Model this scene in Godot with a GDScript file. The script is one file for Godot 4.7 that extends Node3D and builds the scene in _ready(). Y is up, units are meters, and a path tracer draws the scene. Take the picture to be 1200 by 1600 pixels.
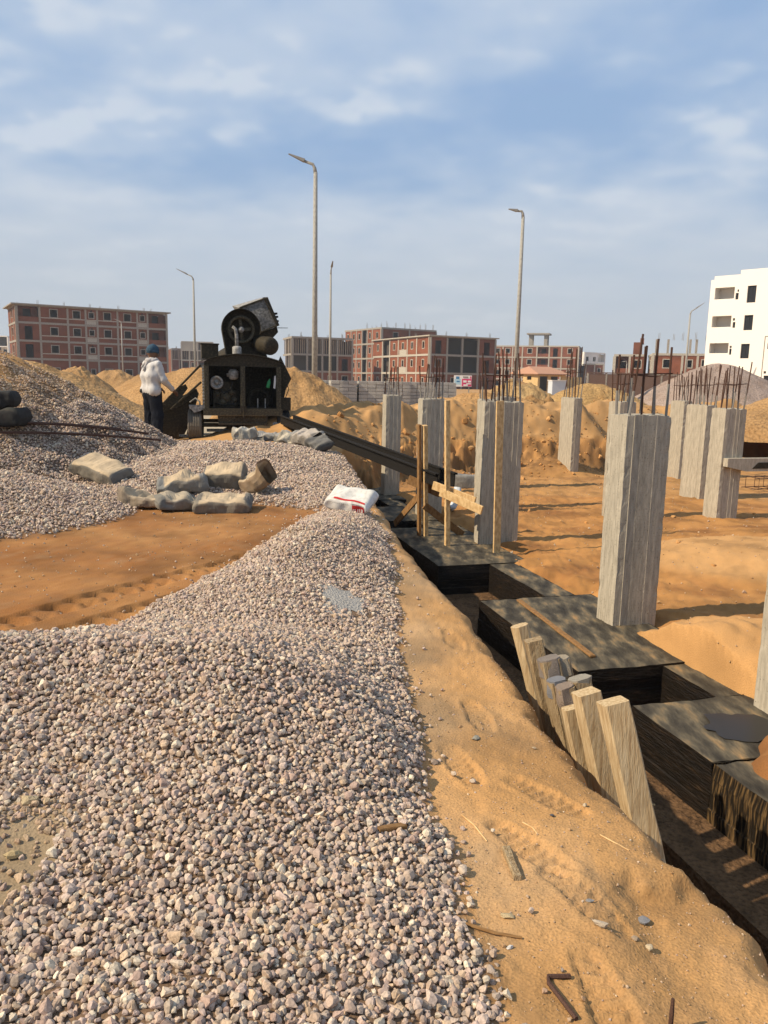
extends Node3D
# A building site: gravel berm beside a foundation trench, cast columns, an old concrete mixer, unfinished brick blocks behind.

const TH := 0.2734
var EU := Vector3(cos(TH), 0, -sin(TH))   # along the columns' wide faces, to the right
var EV := Vector3(-sin(TH), 0, -cos(TH))  # along the column row, away
var M := {}
var used := {}
var rng := RandomNumberGenerator.new()
var na := FastNoiseLite.new()
var nb := FastNoiseLite.new()
var nc := FastNoiseLite.new()

func AB(a: float, b: float, y := 0.0) -> Vector3:
	return EU * a + EV * b + Vector3(0, y, 0)

func _ready():
	rng.seed = 7
	camera_and_light()
	setup_noise()
	materials()
	ground()
	roads()
	gravel()
	footings()
	columns()
	trestle_and_chute()
	stakes()
	mixer()
	person()
	sacks()
	heaps()
	block_stacks()
	street_lamps()
	buildings()
	small_things()

func camera_and_light():
	var cam := Camera3D.new()
	cam.name = "camera"
	add_child(cam)
	cam.fov = 67.3
	cam.near = 0.05
	cam.far = 3000.0
	cam.position = Vector3(0, 1.2, 0)
	cam.rotation_degrees = Vector3(-9.7, 0, 1.16)
	cam.current = true
	var we := WorldEnvironment.new()
	we.name = "world_environment"
	var e := Environment.new()
	e.background_mode = Environment.BG_SKY
	e.sky = sky()
	e.background_energy_multiplier = 0.83
	e.tonemap_mode = Environment.TONE_MAPPER_LINEAR
	e.tonemap_exposure = 1.22
	e.sdfgi_enabled = true
	e.ssao_enabled = true
	e.ssil_enabled = true
	e.fog_enabled = true
	e.fog_density = 0.0005
	e.fog_light_color = Color(0.80, 0.83, 0.87)
	we.environment = e
	add_child(we)
	var sun := DirectionalLight3D.new()
	sun.name = "sun"
	add_child(sun)
	var el := deg_to_rad(41.0)
	var travel: Vector3 = (EU + EV * 0.035).normalized() * cos(el) - Vector3(0, sin(el), 0)
	sun.basis = Basis.looking_at(travel, Vector3.UP)
	sun.light_energy = 1.6
	sun.light_color = Color(1.0, 0.92, 0.80)
	sun.light_angular_distance = 0.55
	sun.shadow_enabled = true

func sky() -> Sky:
	var w := 2048
	var h := 1024
	var n1 := FastNoiseLite.new()
	n1.seed = 11; n1.frequency = 1.0; n1.fractal_octaves = 5
	n1.noise_type = FastNoiseLite.TYPE_SIMPLEX_SMOOTH
	var n2 := FastNoiseLite.new()
	n2.seed = 23; n2.frequency = 1.0; n2.fractal_octaves = 4
	n2.noise_type = FastNoiseLite.TYPE_SIMPLEX_SMOOTH
	var data := PackedByteArray()
	data.resize(w * h * 3)
	var cl := Color(0.795, 0.838, 0.895)
	var hz := Color(0.755, 0.780, 0.802)
	for j in h:
		var el: float = (0.5 - (j + 0.5) / h) * PI
		var se: float = sin(el)
		var ce: float = cos(el)
		var up: float = clampf(se, 0.0, 1.0)
		var blue := Color(0.605, 0.710, 0.832).lerp(Color(0.590, 0.700, 0.845), clampf(up / 0.40, 0.0, 1.0))
		for i in w:
			var k: int = (j * w + i) * 3
			var c: Color = hz
			if el > -0.02:
				var az: float = ((i + 0.5) / w - 0.5) * TAU
				var dx: float = sin(az) * ce
				var dz: float = -cos(az) * ce
				var q: float = 1.0 / (up + 0.16)
				var px: float = dx * q
				var pz: float = dz * q
				var v: float = n1.get_noise_3d(px * 0.62 + 3.2, pz * 0.85, 0.0)
				var fine: float = n2.get_noise_3d(px * 4.2, pz * 4.8, 7.0)
				var wav: float = n2.get_noise_3d(px * 1.6, pz * 1.9, 3.0)
				# a low veil up to about 12 degrees, thinner blue above, patches of small cloud higher up
				var edge: float = 0.225 + 0.07 * wav + 0.04 * v + 0.02 * fine
				var veil: float = 1.0 - smoothstep(edge - 0.06, edge + 0.07, up)
				var high: float = smoothstep(-0.42, 0.50, v * 0.80 + wav * 0.42 + fine * 0.30)
				var flock: float = smoothstep(0.05, 0.5, wav + v * 0.5) * smoothstep(-0.05, 0.35, fine + 0.1)
				var cover: float = clampf(maxf(veil * (0.80 + 0.25 * wav + 0.1 * fine), high * 0.72 + flock * 0.40), 0.0, 0.95)
				c = blue.lerp(cl, cover)
				c = c.lerp(hz, (1.0 - smoothstep(0.0, 0.28, up)) * 0.85)
				c = c.lightened(0.05 * flock)
			data[k] = int(clampf(c.r, 0, 1) * 255.0)
			data[k + 1] = int(clampf(c.g, 0, 1) * 255.0)
			data[k + 2] = int(clampf(c.b, 0, 1) * 255.0)
	var im := Image.create_from_data(w, h, false, Image.FORMAT_RGB8, data)
	var pm := PanoramaSkyMaterial.new()
	pm.panorama = ImageTexture.create_from_image(im)
	var s := Sky.new()
	s.sky_material = pm
	return s

func setup_noise():
	na.seed = 3; na.frequency = 1.0; na.fractal_octaves = 4; na.noise_type = FastNoiseLite.TYPE_SIMPLEX_SMOOTH
	nb.seed = 9; nb.frequency = 1.0; nb.fractal_octaves = 2; nb.noise_type = FastNoiseLite.TYPE_SIMPLEX_SMOOTH
	nc.seed = 31; nc.frequency = 1.0; nc.fractal_octaves = 4; nc.fractal_type = FastNoiseLite.FRACTAL_RIDGED; nc.noise_type = FastNoiseLite.TYPE_SIMPLEX_SMOOTH

# ---------- materials ----------
func grey(v: float) -> Color:
	return Color(v, v, v)

func ntex(sd: int, freq: float, stops: Array, size := 512, octaves := 5, type := FastNoiseLite.TYPE_SIMPLEX_SMOOTH, h := 0) -> NoiseTexture2D:
	var n := FastNoiseLite.new()
	n.seed = sd; n.frequency = freq; n.fractal_octaves = octaves; n.noise_type = type
	var t := NoiseTexture2D.new()
	t.width = size
	t.height = h if h else size
	t.seamless = true
	t.seamless_blend_skirt = 0.15
	t.noise = n
	var g := Gradient.new()
	g.offsets = PackedFloat32Array()
	g.colors = PackedColorArray()
	var off := PackedFloat32Array()
	var col := PackedColorArray()
	for s in stops:
		off.append(s[0])
		col.append(s[1])
	g.offsets = off
	g.colors = col
	t.color_ramp = g
	return t

func mat(lin: Color, rough := 0.9, tex: Texture2D = null, scale := Vector3.ONE, bump: Texture2D = null, bump_cm := 0.5, detail: Texture2D = null, dscale := Vector3.ONE, vc := false) -> StandardMaterial3D:
	var m := StandardMaterial3D.new()
	m.albedo_color = lin.linear_to_srgb()
	m.roughness = rough
	m.metallic_specular = 0.3
	m.vertex_color_use_as_albedo = vc
	if tex or bump:
		m.uv1_triplanar = true
		m.uv1_world_triplanar = true
		m.uv1_scale = scale
		m.uv1_triplanar_sharpness = 4.0
	if tex:
		m.albedo_texture = tex
	if bump:
		m.heightmap_enabled = true
		m.heightmap_texture = bump
		m.heightmap_scale = bump_cm
	if detail:
		m.detail_enabled = true
		m.detail_blend_mode = BaseMaterial3D.BLEND_MODE_MUL
		m.detail_uv_layer = BaseMaterial3D.DETAIL_UV_2
		m.detail_albedo = detail
		m.uv2_triplanar = true
		m.uv2_world_triplanar = true
		m.uv2_scale = dscale
	return m

func materials():
	var fine := ntex(1, 0.03, [[0.0, grey(0.62)], [0.45, grey(0.88)], [0.75, grey(0.97)], [1.0, grey(1.0)]], 1024, 6)
	var blot := ntex(2, 0.012, [[0.0, grey(0.72)], [0.5, grey(0.92)], [1.0, grey(1.0)]], 512, 4)
	var bump := ntex(3, 0.02, [[0.0, grey(0.0)], [1.0, grey(1.0)]], 1024, 7)
	var grit := ntex(4, 0.09, [[0.0, grey(0.0)], [0.55, grey(0.3)], [1.0, grey(1.0)]], 512, 3)
	var streak := ntex(5, 0.02, [[0.0, grey(0.80)], [0.4, grey(0.90)], [0.7, grey(0.96)], [1.0, grey(1.0)]], 512, 5)
	var holes := ntex(6, 0.075, [[0.0, grey(0.4)], [0.06, grey(0.55)], [0.10, grey(0.97)], [1.0, grey(1.0)]], 512, 1)
	var tar := ntex(7, 0.008, [[0.0, Color(0.17, 0.16, 0.145)], [0.40, Color(0.27, 0.255, 0.225)], [0.62, Color(0.37, 0.345, 0.295)], [0.82, Color(0.50, 0.43, 0.33)], [1.0, Color(0.64, 0.50, 0.34)]], 1024, 7)
	var tarside := ntex(8, 0.02, [[0.0, Color(0.10, 0.085, 0.07)], [0.5, Color(0.15, 0.125, 0.10)], [0.74, Color(0.19, 0.155, 0.12)], [0.86, Color(0.27, 0.22, 0.165)], [1.0, Color(0.42, 0.34, 0.24)]], 512, 5)
	var grain := ntex(10, 0.02, [[0.0, Color(0.66, 0.54, 0.40)], [0.35, Color(0.77, 0.66, 0.50)], [0.6, Color(0.84, 0.74, 0.58)], [1.0, Color(0.90, 0.81, 0.66)]], 512, 5)
	var rust := ntex(12, 0.03, [[0.0, Color(0.24, 0.225, 0.185)], [0.45, Color(0.30, 0.28, 0.23)], [0.65, Color(0.345, 0.315, 0.26)], [0.85, Color(0.42, 0.38, 0.30)], [1.0, Color(0.52, 0.47, 0.38)]], 512, 6)
	var brick := ntex(13, 0.035, [[0.0, Color(0.46, 0.26, 0.19)], [0.4, Color(0.57, 0.335, 0.245)], [0.7, Color(0.64, 0.40, 0.30)], [1.0, Color(0.72, 0.50, 0.39)]], 512, 5)
	var paper := ntex(14, 0.012, [[0.0, grey(0.82)], [0.4, grey(0.93)], [1.0, grey(1.0)]], 512, 4)
	var sandy := ntex(17, 0.06, [[0.0, grey(0.78)], [0.5, grey(0.93)], [1.0, grey(1.0)]], 1024, 5)
	M.fine = fine; M.bump = bump
	M.sand = mat(Color(1, 1, 1), 0.97, sandy, Vector3.ONE * 1.9, grit, 0.20, blot, Vector3.ONE * 0.21, true)
	M.heap = mat(Color(1, 1, 1), 0.97, fine, Vector3.ONE * 0.35, bump, 3.0, blot, Vector3.ONE * 0.07, true)
	M.stone = mat(Color(1, 1, 1), 0.85, ntex(15, 0.06, [[0.0, grey(0.74)], [0.6, grey(0.95)], [1.0, grey(1.0)]], 256, 4), Vector3.ONE * 9.0, null, 0.5, null, Vector3.ONE, true)
	M.concrete = mat(Color(0.47, 0.425, 0.34), 0.88, streak, Vector3(3.2, 0.45, 3.2), grit, 0.18, holes, Vector3.ONE * 1.5, true)
	M.beamtop = mat(Color(1.0, 0.97, 0.90), 0.75, tar, Vector3(0.75, 0.75, 0.3), bump, 0.8)
	M.tar_worn = mat(Color(0.42, 0.39, 0.34), 0.8, ntex(18, 0.03, [[0.0, Color(0.12, 0.10, 0.08)], [0.42, Color(0.20, 0.17, 0.125)], [0.55, Color(0.40, 0.33, 0.23)], [0.75, Color(0.58, 0.48, 0.33)], [1.0, Color(0.66, 0.56, 0.40)]], 512, 4), Vector3(3.5, 0.35, 3.5), bump, 0.8)
	M.tar = mat(Color(0.42, 0.39, 0.35), 0.62, tarside, Vector3(0.5, 2.6, 0.5), bump, 1.0)
	M.blinding = mat(Color(0.19, 0.108, 0.052), 0.95, fine, Vector3.ONE, bump, 1.5, blot, Vector3.ONE * 0.9)
	M.timber = mat(Color(0.72, 0.73, 0.73), 0.8, grain, Vector3(6.0, 0.6, 6.0), grit, 0.15)
	M.timber_grey = mat(Color(0.62, 0.62, 0.62), 0.88, grain, Vector3(5.0, 0.8, 5.0), grit, 0.3, fine, Vector3.ONE * 6.0)
	M.board = mat(Color(0.90, 0.83, 0.70), 0.8, grain, Vector3(2.5, 1.2, 2.5), null, 0.1)
	M.board_brown = mat(Color(0.36, 0.27, 0.19), 0.85, grain, Vector3(2.5, 1.2, 2.5), null, 0.1)
	M.iron = mat(Color(0.75, 0.75, 0.72), 0.72, rust, Vector3.ONE * 1.6, grit, 0.25)
	M.iron_dark = mat(Color(0.42, 0.40, 0.36), 0.7, rust, Vector3.ONE * 1.3, grit, 0.25)
	M.iron_pale = mat(Color(1.0, 0.98, 0.92), 0.8, ntex(16, 0.02, [[0.0, grey(0.36)], [0.4, grey(0.50)], [0.7, grey(0.60)], [1.0, grey(0.68)]], 512, 5), Vector3.ONE * 1.5, grit, 0.3)
	M.chute = mat(Color(0.016, 0.014, 0.012), 0.95, fine, Vector3.ONE * 2.0)
	M.black_rubber = mat(Color(0.03, 0.03, 0.03), 0.8, fine, Vector3.ONE * 4.0)
	M.tyre = mat(Color(0.17, 0.155, 0.13), 0.92, fine, Vector3.ONE * 4.0)
	M.rebar = mat(Color(0.10, 0.055, 0.04), 0.85, fine, Vector3.ONE * 8.0)
	M.rebar_pale = mat(Color(0.30, 0.28, 0.25), 0.9, fine, Vector3.ONE * 8.0)
	M.paper = mat(Color(1, 1, 1), 0.9, paper, Vector3.ONE * 2.0, null, 0.7, null, Vector3.ONE, true)
	M.plastic = mat(Color(1, 1, 1), 0.45, paper, Vector3.ONE * 3.0, null, 0.5, null, Vector3.ONE, true)
	M.galv = mat(Color(0.40, 0.39, 0.35), 0.6, fine, Vector3(1.0, 0.2, 1.0))
	M.lamp_head = mat(Color(0.24, 0.23, 0.21), 0.6)
	M.brick = mat(Color(0.68, 0.72, 0.72), 0.95, brick, Vector3(0.45, 1.6, 0.45), null, 0.5, blot, Vector3.ONE * 0.06)
	M.brick_pale = mat(Color(0.86, 0.90, 0.88), 0.95, brick, Vector3(0.45, 1.6, 0.45), null, 0.5, blot, Vector3.ONE * 0.06)
	M.frame = mat(Color(0.37, 0.345, 0.30), 0.95, fine, Vector3.ONE * 0.25)
	M.frame_pale = mat(Color(0.52, 0.49, 0.42), 0.95, fine, Vector3.ONE * 0.25)
	M.inner_shade = mat(Color(0.07, 0.062, 0.055), 0.95)  # near black: the shade of unlit rooms put into the colour
	M.formwork = mat(Color(0.36, 0.29, 0.22), 0.95, streak, Vector3(0.9, 0.12, 0.9))
	M.white = mat(Color(0.80, 0.775, 0.72), 0.9)
	M.white_dull = mat(Color(0.66, 0.64, 0.60), 0.9)  # duller than the main white, for balcony recesses and roof slab
	M.glass = mat(Color(0.018, 0.02, 0.024), 0.25)
	M.yellow = mat(Color(0.72, 0.52, 0.25), 0.9, fine, Vector3.ONE * 0.3)
	M.roof_tile = mat(Color(0.52, 0.29, 0.19), 0.9, fine, Vector3.ONE * 0.6)
	M.wall_brown = mat(Color(0.19, 0.12, 0.09), 0.95, fine, Vector3.ONE * 0.4)
	M.block = mat(Color(0.56, 0.54, 0.49), 0.95, fine, Vector3.ONE * 0.9, grit, 0.5)
	M.block_dark = mat(Color(0.47, 0.455, 0.42), 0.95, fine, Vector3.ONE * 0.9, grit, 0.5)
	M.road = mat(Color(0.56, 0.47, 0.34), 0.95, fine, Vector3.ONE * 0.3, bump, 1.0, blot, Vector3.ONE * 0.07)
	M.shirt = mat(Color(0.66, 0.65, 0.64), 0.95, fine, Vector3.ONE * 3.0)
	M.scarf = mat(Color(0.55, 0.53, 0.52), 0.95, fine, Vector3.ONE * 5.0)
	M.denim = mat(Color(0.010, 0.013, 0.022), 0.95, fine, Vector3.ONE * 4.0)
	M.cap = mat(Color(0.05, 0.10, 0.15), 0.98, fine, Vector3.ONE * 9.0)
	M.skin = mat(Color(0.15, 0.085, 0.055), 0.6)
	M.black = mat(Color(0.012, 0.012, 0.012), 0.6)
	M.green = mat(Color(0.03, 0.22, 0.08), 0.35)
	M.white_plain = mat(Color(0.75, 0.74, 0.72), 0.6)
	M.red = mat(Color(0.42, 0.03, 0.03), 0.6)
	M.pink = mat(Color(0.62, 0.05, 0.16), 0.5)
	M.blue = mat(Color(0.06, 0.22, 0.42), 0.5)
	M.cyan = mat(Color(0.42, 0.62, 0.72), 0.5)
	M.tank = mat(Color(0.50, 0.55, 0.60), 0.6)

# ---------- nodes ----------
func numbered(called: String) -> String:
	var n: int = used.get(called, 0)
	used[called] = n + 1
	return called if n == 0 else "%s_%03d" % [called, n]

func tag(o: Node3D, label: String, category: String, group := "", kind := ""):
	if label: o.set_meta("label", label)
	if category: o.set_meta("category", category)
	if group: o.set_meta("group", group)
	if kind: o.set_meta("kind", kind)

func thing(called: String, label: String, category: String, at := Vector3.ZERO, turn := 0.0, group := "") -> Node3D:
	var o := Node3D.new()
	o.name = numbered(called)
	add_child(o)
	o.position = at
	o.rotation.y = turn
	tag(o, label, category, group, "thing")
	return o

func obj(called: String, shape, m: Material, parent: Node3D = null) -> MeshInstance3D:
	var o := MeshInstance3D.new()
	o.name = numbered(called) if parent == null else called
	if shape is SurfaceTool:
		shape.generate_normals()
		o.mesh = shape.commit()
	else:
		o.mesh = shape
	if m:
		o.material_override = m
	if parent == null:
		add_child(o)
	else:
		parent.add_child(o, true)
	return o

# ---------- shapes ----------
func mb(smooth := false) -> SurfaceTool:
	var st := SurfaceTool.new()
	st.begin(Mesh.PRIMITIVE_TRIANGLES)
	st.set_smooth_group(0 if smooth else 4294967295)
	return st

func tri(st: SurfaceTool, a: Vector3, b: Vector3, c: Vector3):
	st.add_vertex(a); st.add_vertex(b); st.add_vertex(c)

func quad(st: SurfaceTool, a: Vector3, b: Vector3, c: Vector3, d: Vector3):
	tri(st, a, b, c)
	tri(st, a, c, d)

func hexa(st: SurfaceTool, p: Array):
	# p: four bottom corners, four top corners, both counter-clockwise seen from above
	quad(st, p[0], p[1], p[2], p[3])
	quad(st, p[7], p[6], p[5], p[4])
	for i in 4:
		var j := (i + 1) % 4
		quad(st, p[i], p[i + 4], p[j + 4], p[j])

func box(st: SurfaceTool, c: Vector3, s: Vector3, b := Basis.IDENTITY):
	var h := s * 0.5
	var p := []
	for y in [-1, 1]:
		for q in [[-1, 1], [1, 1], [1, -1], [-1, -1]]:
			p.append(c + b * Vector3(q[0] * h.x, y * h.y, q[1] * h.z))
	hexa(st, p)

# a box with chamfered long edges and ends, along y, slightly rough: a sawn piece of timber
func bar(st: SurfaceTool, p0: Vector3, p1: Vector3, w: float, d: float, side := Vector3.RIGHT, ch := 0.004, rough := 0.0, segs := 1):
	var ax := (p1 - p0).normalized()
	var u := (side - ax * side.dot(ax)).normalized()
	var v := ax.cross(u)
	var prof := []
	for q in [[1, 1], [-1, 1], [-1, -1], [1, -1]]:
		var x: float = q[0] * w * 0.5
		var y: float = q[1] * d * 0.5
		if q[0] * q[1] > 0:
			prof.append(Vector2(x, y - q[1] * ch)); prof.append(Vector2(x - q[0] * ch, y))
		else:
			prof.append(Vector2(x - q[0] * ch, y)); prof.append(Vector2(x, y - q[1] * ch))
	var n := prof.size()
	var rings := []
	var len := p0.distance_to(p1)
	for k in segs + 1:
		var t := float(k) / segs
		var ring := []
		for i in n:
			var e: Vector2 = prof[i]
			var pt: Vector3 = p0.lerp(p1, t) + u * e.x + v * e.y
			if rough > 0.0:
				var off: float = nb.get_noise_3d(pt.x * 9.0, pt.y * 6.0, pt.z * 9.0) * rough
				pt += (u * signf(e.x) + v * signf(e.y)) * off
			ring.append(pt)
		rings.append(ring)
	for k in segs:
		for i in n:
			var j := (i + 1) % n
			quad(st, rings[k][i], rings[k][j], rings[k + 1][j], rings[k + 1][i])
	for i in range(1, n - 1):
		tri(st, rings[0][0], rings[0][i + 1], rings[0][i])
		tri(st, rings[segs][0], rings[segs][i], rings[segs][i + 1])

func cyl(st: SurfaceTool, p0: Vector3, p1: Vector3, r0: float, r1: float, n := 12, caps := true):
	tube(st, [p0, p1], [r0, r1], n, caps)

func tube(st: SurfaceTool, pts: Array, rs: Array, n := 8, caps := true):
	var rings := []
	var u := Vector3.ZERO
	for k in pts.size():
		var a: Vector3 = pts[maxi(k - 1, 0)]
		var b: Vector3 = pts[mini(k + 1, pts.size() - 1)]
		var ax := (b - a).normalized()
		if k == 0:
			u = ax.cross(Vector3.UP if absf(ax.y) < 0.9 else Vector3.RIGHT).normalized()
		else:
			u = (u - ax * u.dot(ax)).normalized()
		var v := ax.cross(u)
		var ring := []
		var r: float = rs[k] if rs.size() > k else rs[0]
		for i in n:
			var t := TAU * i / n
			ring.append(pts[k] + (u * cos(t) + v * sin(t)) * r)
		rings.append(ring)
	for k in pts.size() - 1:
		for i in n:
			var j := (i + 1) % n
			quad(st, rings[k][i], rings[k + 1][i], rings[k + 1][j], rings[k][j])
	if caps:
		var l := pts.size() - 1
		for i in range(1, n - 1):
			tri(st, rings[0][0], rings[0][i], rings[0][i + 1])
			tri(st, rings[l][0], rings[l][i + 1], rings[l][i])

# profile (radius, offset) turned round an axis
func lathe(st: SurfaceTool, o: Vector3, ax: Vector3, prof: Array, n := 24):
	ax = ax.normalized()
	var u := ax.cross(Vector3.UP if absf(ax.y) < 0.9 else Vector3.RIGHT).normalized()
	var v := ax.cross(u)
	for k in prof.size() - 1:
		for i in n:
			var t0 := TAU * i / n
			var t1 := TAU * (i + 1) / n
			var d0 := u * cos(t0) + v * sin(t0)
			var d1 := u * cos(t1) + v * sin(t1)
			var a: Vector2 = prof[k]
			var b: Vector2 = prof[k + 1]
			quad(st, o + ax * a.y + d0 * a.x, o + ax * b.y + d0 * b.x, o + ax * b.y + d1 * b.x, o + ax * a.y + d1 * a.x)

# flat outline in the xy plane given thickness along z
func plate(st: SurfaceTool, outline: Array, z0: float, z1: float):
	var poly := PackedVector2Array(outline)
	var idx := Geometry2D.triangulate_polygon(poly)
	for i in range(0, idx.size(), 3):
		var a := poly[idx[i]]; var b := poly[idx[i + 1]]; var c := poly[idx[i + 2]]
		tri(st, Vector3(a.x, a.y, z1), Vector3(b.x, b.y, z1), Vector3(c.x, c.y, z1))
		tri(st, Vector3(c.x, c.y, z0), Vector3(b.x, b.y, z0), Vector3(a.x, a.y, z0))
	for i in poly.size():
		var a := poly[i]; var b := poly[(i + 1) % poly.size()]
		quad(st, Vector3(a.x, a.y, z0), Vector3(b.x, b.y, z0), Vector3(b.x, b.y, z1), Vector3(a.x, a.y, z1))

# surface nets over a smooth union of tapered capsules: [p0, p1, r0, r1]
func blob(bones: Array, cell: float, k := 0.03, wrinkle := 0.0, wf := 10.0) -> ArrayMesh:
	var lo := Vector3.ONE * 1e9
	var hi := Vector3.ONE * -1e9
	for b in bones:
		var r: float = maxf(b[2], b[3])
		lo = lo.min(b[0] - Vector3.ONE * r).min(b[1] - Vector3.ONE * r)
		hi = hi.max(b[0] + Vector3.ONE * r).max(b[1] + Vector3.ONE * r)
	lo -= Vector3.ONE * cell * 3.0
	hi += Vector3.ONE * cell * 3.0
	var nx := int(ceil((hi.x - lo.x) / cell)) + 1
	var ny := int(ceil((hi.y - lo.y) / cell)) + 1
	var nz := int(ceil((hi.z - lo.z) / cell)) + 1
	var f := PackedFloat32Array()
	f.resize(nx * ny * nz)
	f.fill(1.0)
	for b in bones:
		var p0: Vector3 = b[0]
		var p1: Vector3 = b[1]
		var r0: float = b[2]
		var r1: float = b[3]
		var m: float = maxf(r0, r1) + k + cell * 2.0
		var c0 := ((p0.min(p1) - Vector3.ONE * m - lo) / cell).floor()
		var c1 := ((p0.max(p1) + Vector3.ONE * m - lo) / cell).ceil()
		var ax := p1 - p0
		var l2: float = maxf(ax.length_squared(), 1e-9)
		for z in range(maxi(int(c0.z), 0), mini(int(c1.z) + 1, nz)):
			for y in range(maxi(int(c0.y), 0), mini(int(c1.y) + 1, ny)):
				for x in range(maxi(int(c0.x), 0), mini(int(c1.x) + 1, nx)):
					var p := lo + Vector3(x, y, z) * cell
					var t: float = clampf((p - p0).dot(ax) / l2, 0.0, 1.0)
					var d: float = p.distance_to(p0 + ax * t) - lerpf(r0, r1, t)
					var at: int = (z * ny + y) * nx + x
					var e: float = f[at]
					var hmix: float = maxf(k - absf(d - e), 0.0) / k
					f[at] = minf(d, e) - hmix * hmix * k * 0.25
	if wrinkle > 0.0:
		for z in nz:
			for y in ny:
				for x in nx:
					var at: int = (z * ny + y) * nx + x
					if absf(f[at]) < cell * 3.0 + wrinkle:
						var p := lo + Vector3(x, y, z) * cell
						f[at] += wrinkle * nc.get_noise_3d(p.x * wf, p.y * wf * 0.55, p.z * wf)
	var ids := {}
	var vs := PackedVector3Array()
	var tris := PackedInt32Array()
	for z in nz - 1:
		for y in ny - 1:
			for x in nx - 1:
				var at: int = (z * ny + y) * nx + x
				var s := Vector3.ZERO
				var cnt := 0
				var base: float = f[at]
				var mixed := false
				for c in range(1, 8):
					var o: int = at + (c & 1) + ((c >> 1) & 1) * nx + (c >> 2) * nx * ny
					if (f[o] < 0.0) != (base < 0.0):
						mixed = true
						break
				if not mixed:
					continue
				for e in EDGES:
					var a: int = e[0]
					var b: int = e[1]
					var fa: float = f[at + (a & 1) + ((a >> 1) & 1) * nx + (a >> 2) * nx * ny]
					var fb: float = f[at + (b & 1) + ((b >> 1) & 1) * nx + (b >> 2) * nx * ny]
					if (fa < 0.0) != (fb < 0.0):
						var t: float = fa / (fa - fb)
						s += Vector3(a & 1, (a >> 1) & 1, a >> 2).lerp(Vector3(b & 1, (b >> 1) & 1, b >> 2), t)
						cnt += 1
				ids[at] = vs.size()
				vs.append(lo + (Vector3(x, y, z) + s / cnt) * cell)
	var nxy := nx * ny
	for at in ids:
		var v0: float = f[at]
		for dirn in 3:
			var step: int = [1, nx, nxy][dirn]
			var v1: float = f[at + step]
			if (v0 < 0.0) == (v1 < 0.0):
				continue
			var s1: int = [nx, nxy, 1][dirn]
			var s2: int = [nxy, 1, nx][dirn]
			if not (ids.has(at - s1) and ids.has(at - s2) and ids.has(at - s1 - s2)):
				continue
			var q0: int = ids[at]
			var q1: int = ids[at - s1]
			var q2: int = ids[at - s1 - s2]
			var q3: int = ids[at - s2]
			if v0 < 0.0:
				tris.append_array(PackedInt32Array([q0, q2, q1, q0, q3, q2]))
			else:
				tris.append_array(PackedInt32Array([q0, q1, q2, q0, q2, q3]))
	return smooth_mesh(vs, tris)

const EDGES := [[0, 1], [2, 3], [4, 5], [6, 7], [0, 2], [1, 3], [4, 6], [5, 7], [0, 4], [1, 5], [2, 6], [3, 7]]

func smooth_mesh(vs: PackedVector3Array, tris: PackedInt32Array, cols := PackedColorArray()) -> ArrayMesh:
	var ns := PackedVector3Array()
	ns.resize(vs.size())
	for i in range(0, tris.size(), 3):
		var n := (vs[tris[i + 2]] - vs[tris[i]]).cross(vs[tris[i + 1]] - vs[tris[i]])
		ns[tris[i]] += n; ns[tris[i + 1]] += n; ns[tris[i + 2]] += n
	for i in ns.size():
		ns[i] = ns[i].normalized()
	var arr := []
	arr.resize(Mesh.ARRAY_MAX)
	arr[Mesh.ARRAY_VERTEX] = vs
	arr[Mesh.ARRAY_NORMAL] = ns
	arr[Mesh.ARRAY_INDEX] = tris
	if cols.size():
		arr[Mesh.ARRAY_COLOR] = cols
	var am := ArrayMesh.new()
	am.add_surface_from_arrays(Mesh.PRIMITIVE_TRIANGLES, arr)
	return am

# ---------- terrain ----------
var PIT := PackedVector2Array([Vector2(1.3, 3.5), Vector2(0.88, 0.6), Vector2(0.85, -0.8), Vector2(0.83, -1.28), Vector2(0.87, -1.5), Vector2(0.90, -1.62), Vector2(0.86, -1.74), Vector2(0.79, -1.84), Vector2(0.755, -1.97), Vector2(0.66, -2.3), Vector2(0.595, -2.71), Vector2(0.535, -3.2), Vector2(0.46, -3.89), Vector2(0.19, -5.4), Vector2(-0.05, -7.4), Vector2(-0.32, -9.29), Vector2(-0.6, -11.2), Vector2(-0.85, -13.0), Vector2(-0.6, -14.3), Vector2(0.9, -16.0), Vector2(3.0, -17.2), Vector2(5.0, -17.6), Vector2(5.7, -20.3), Vector2(12, -22), Vector2(20, -19), Vector2(20, 3.5)])
var XR := [[2.0, 0.30], [-1.28, 0.26], [-1.6, 0.23], [-2.0, 0.18], [-2.57, 0.13], [-3.29, 0.11], [-4.66, 0.10], [-6.1, 0.03], [-7.4, -0.16]]
var XL := [[2.0, -3.4], [-0.5, -3.2], [-1.5, -2.6], [-2.43, -1.85], [-2.9, -1.62], [-3.46, -1.36], [-4.67, -0.98], [-5.5, -0.80], [-6.5, -0.70], [-7.4, -0.5]]
var HC := [[2.0, 0.03], [-0.5, 0.06], [-1.5, 0.11], [-2.0, 0.22], [-2.4, 0.335], [-2.75, 0.27], [-3.3, 0.115], [-4.0, 0.185], [-4.9, 0.34], [-5.6, 0.30], [-6.3, 0.20], [-6.9, 0.12], [-7.5, 0.0]]
var PRINTS := [[0.40, -1.84, -0.75], [0.49, -1.64, -0.60], [0.46, -1.33, -0.2], [0.26, -2.28, -0.35], [0.50, -2.10, -0.85], [0.36, -2.66, -0.25], [0.34, -3.5, -0.2], [0.36, -1.12, -0.5]]
var gmask := 0.0

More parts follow.
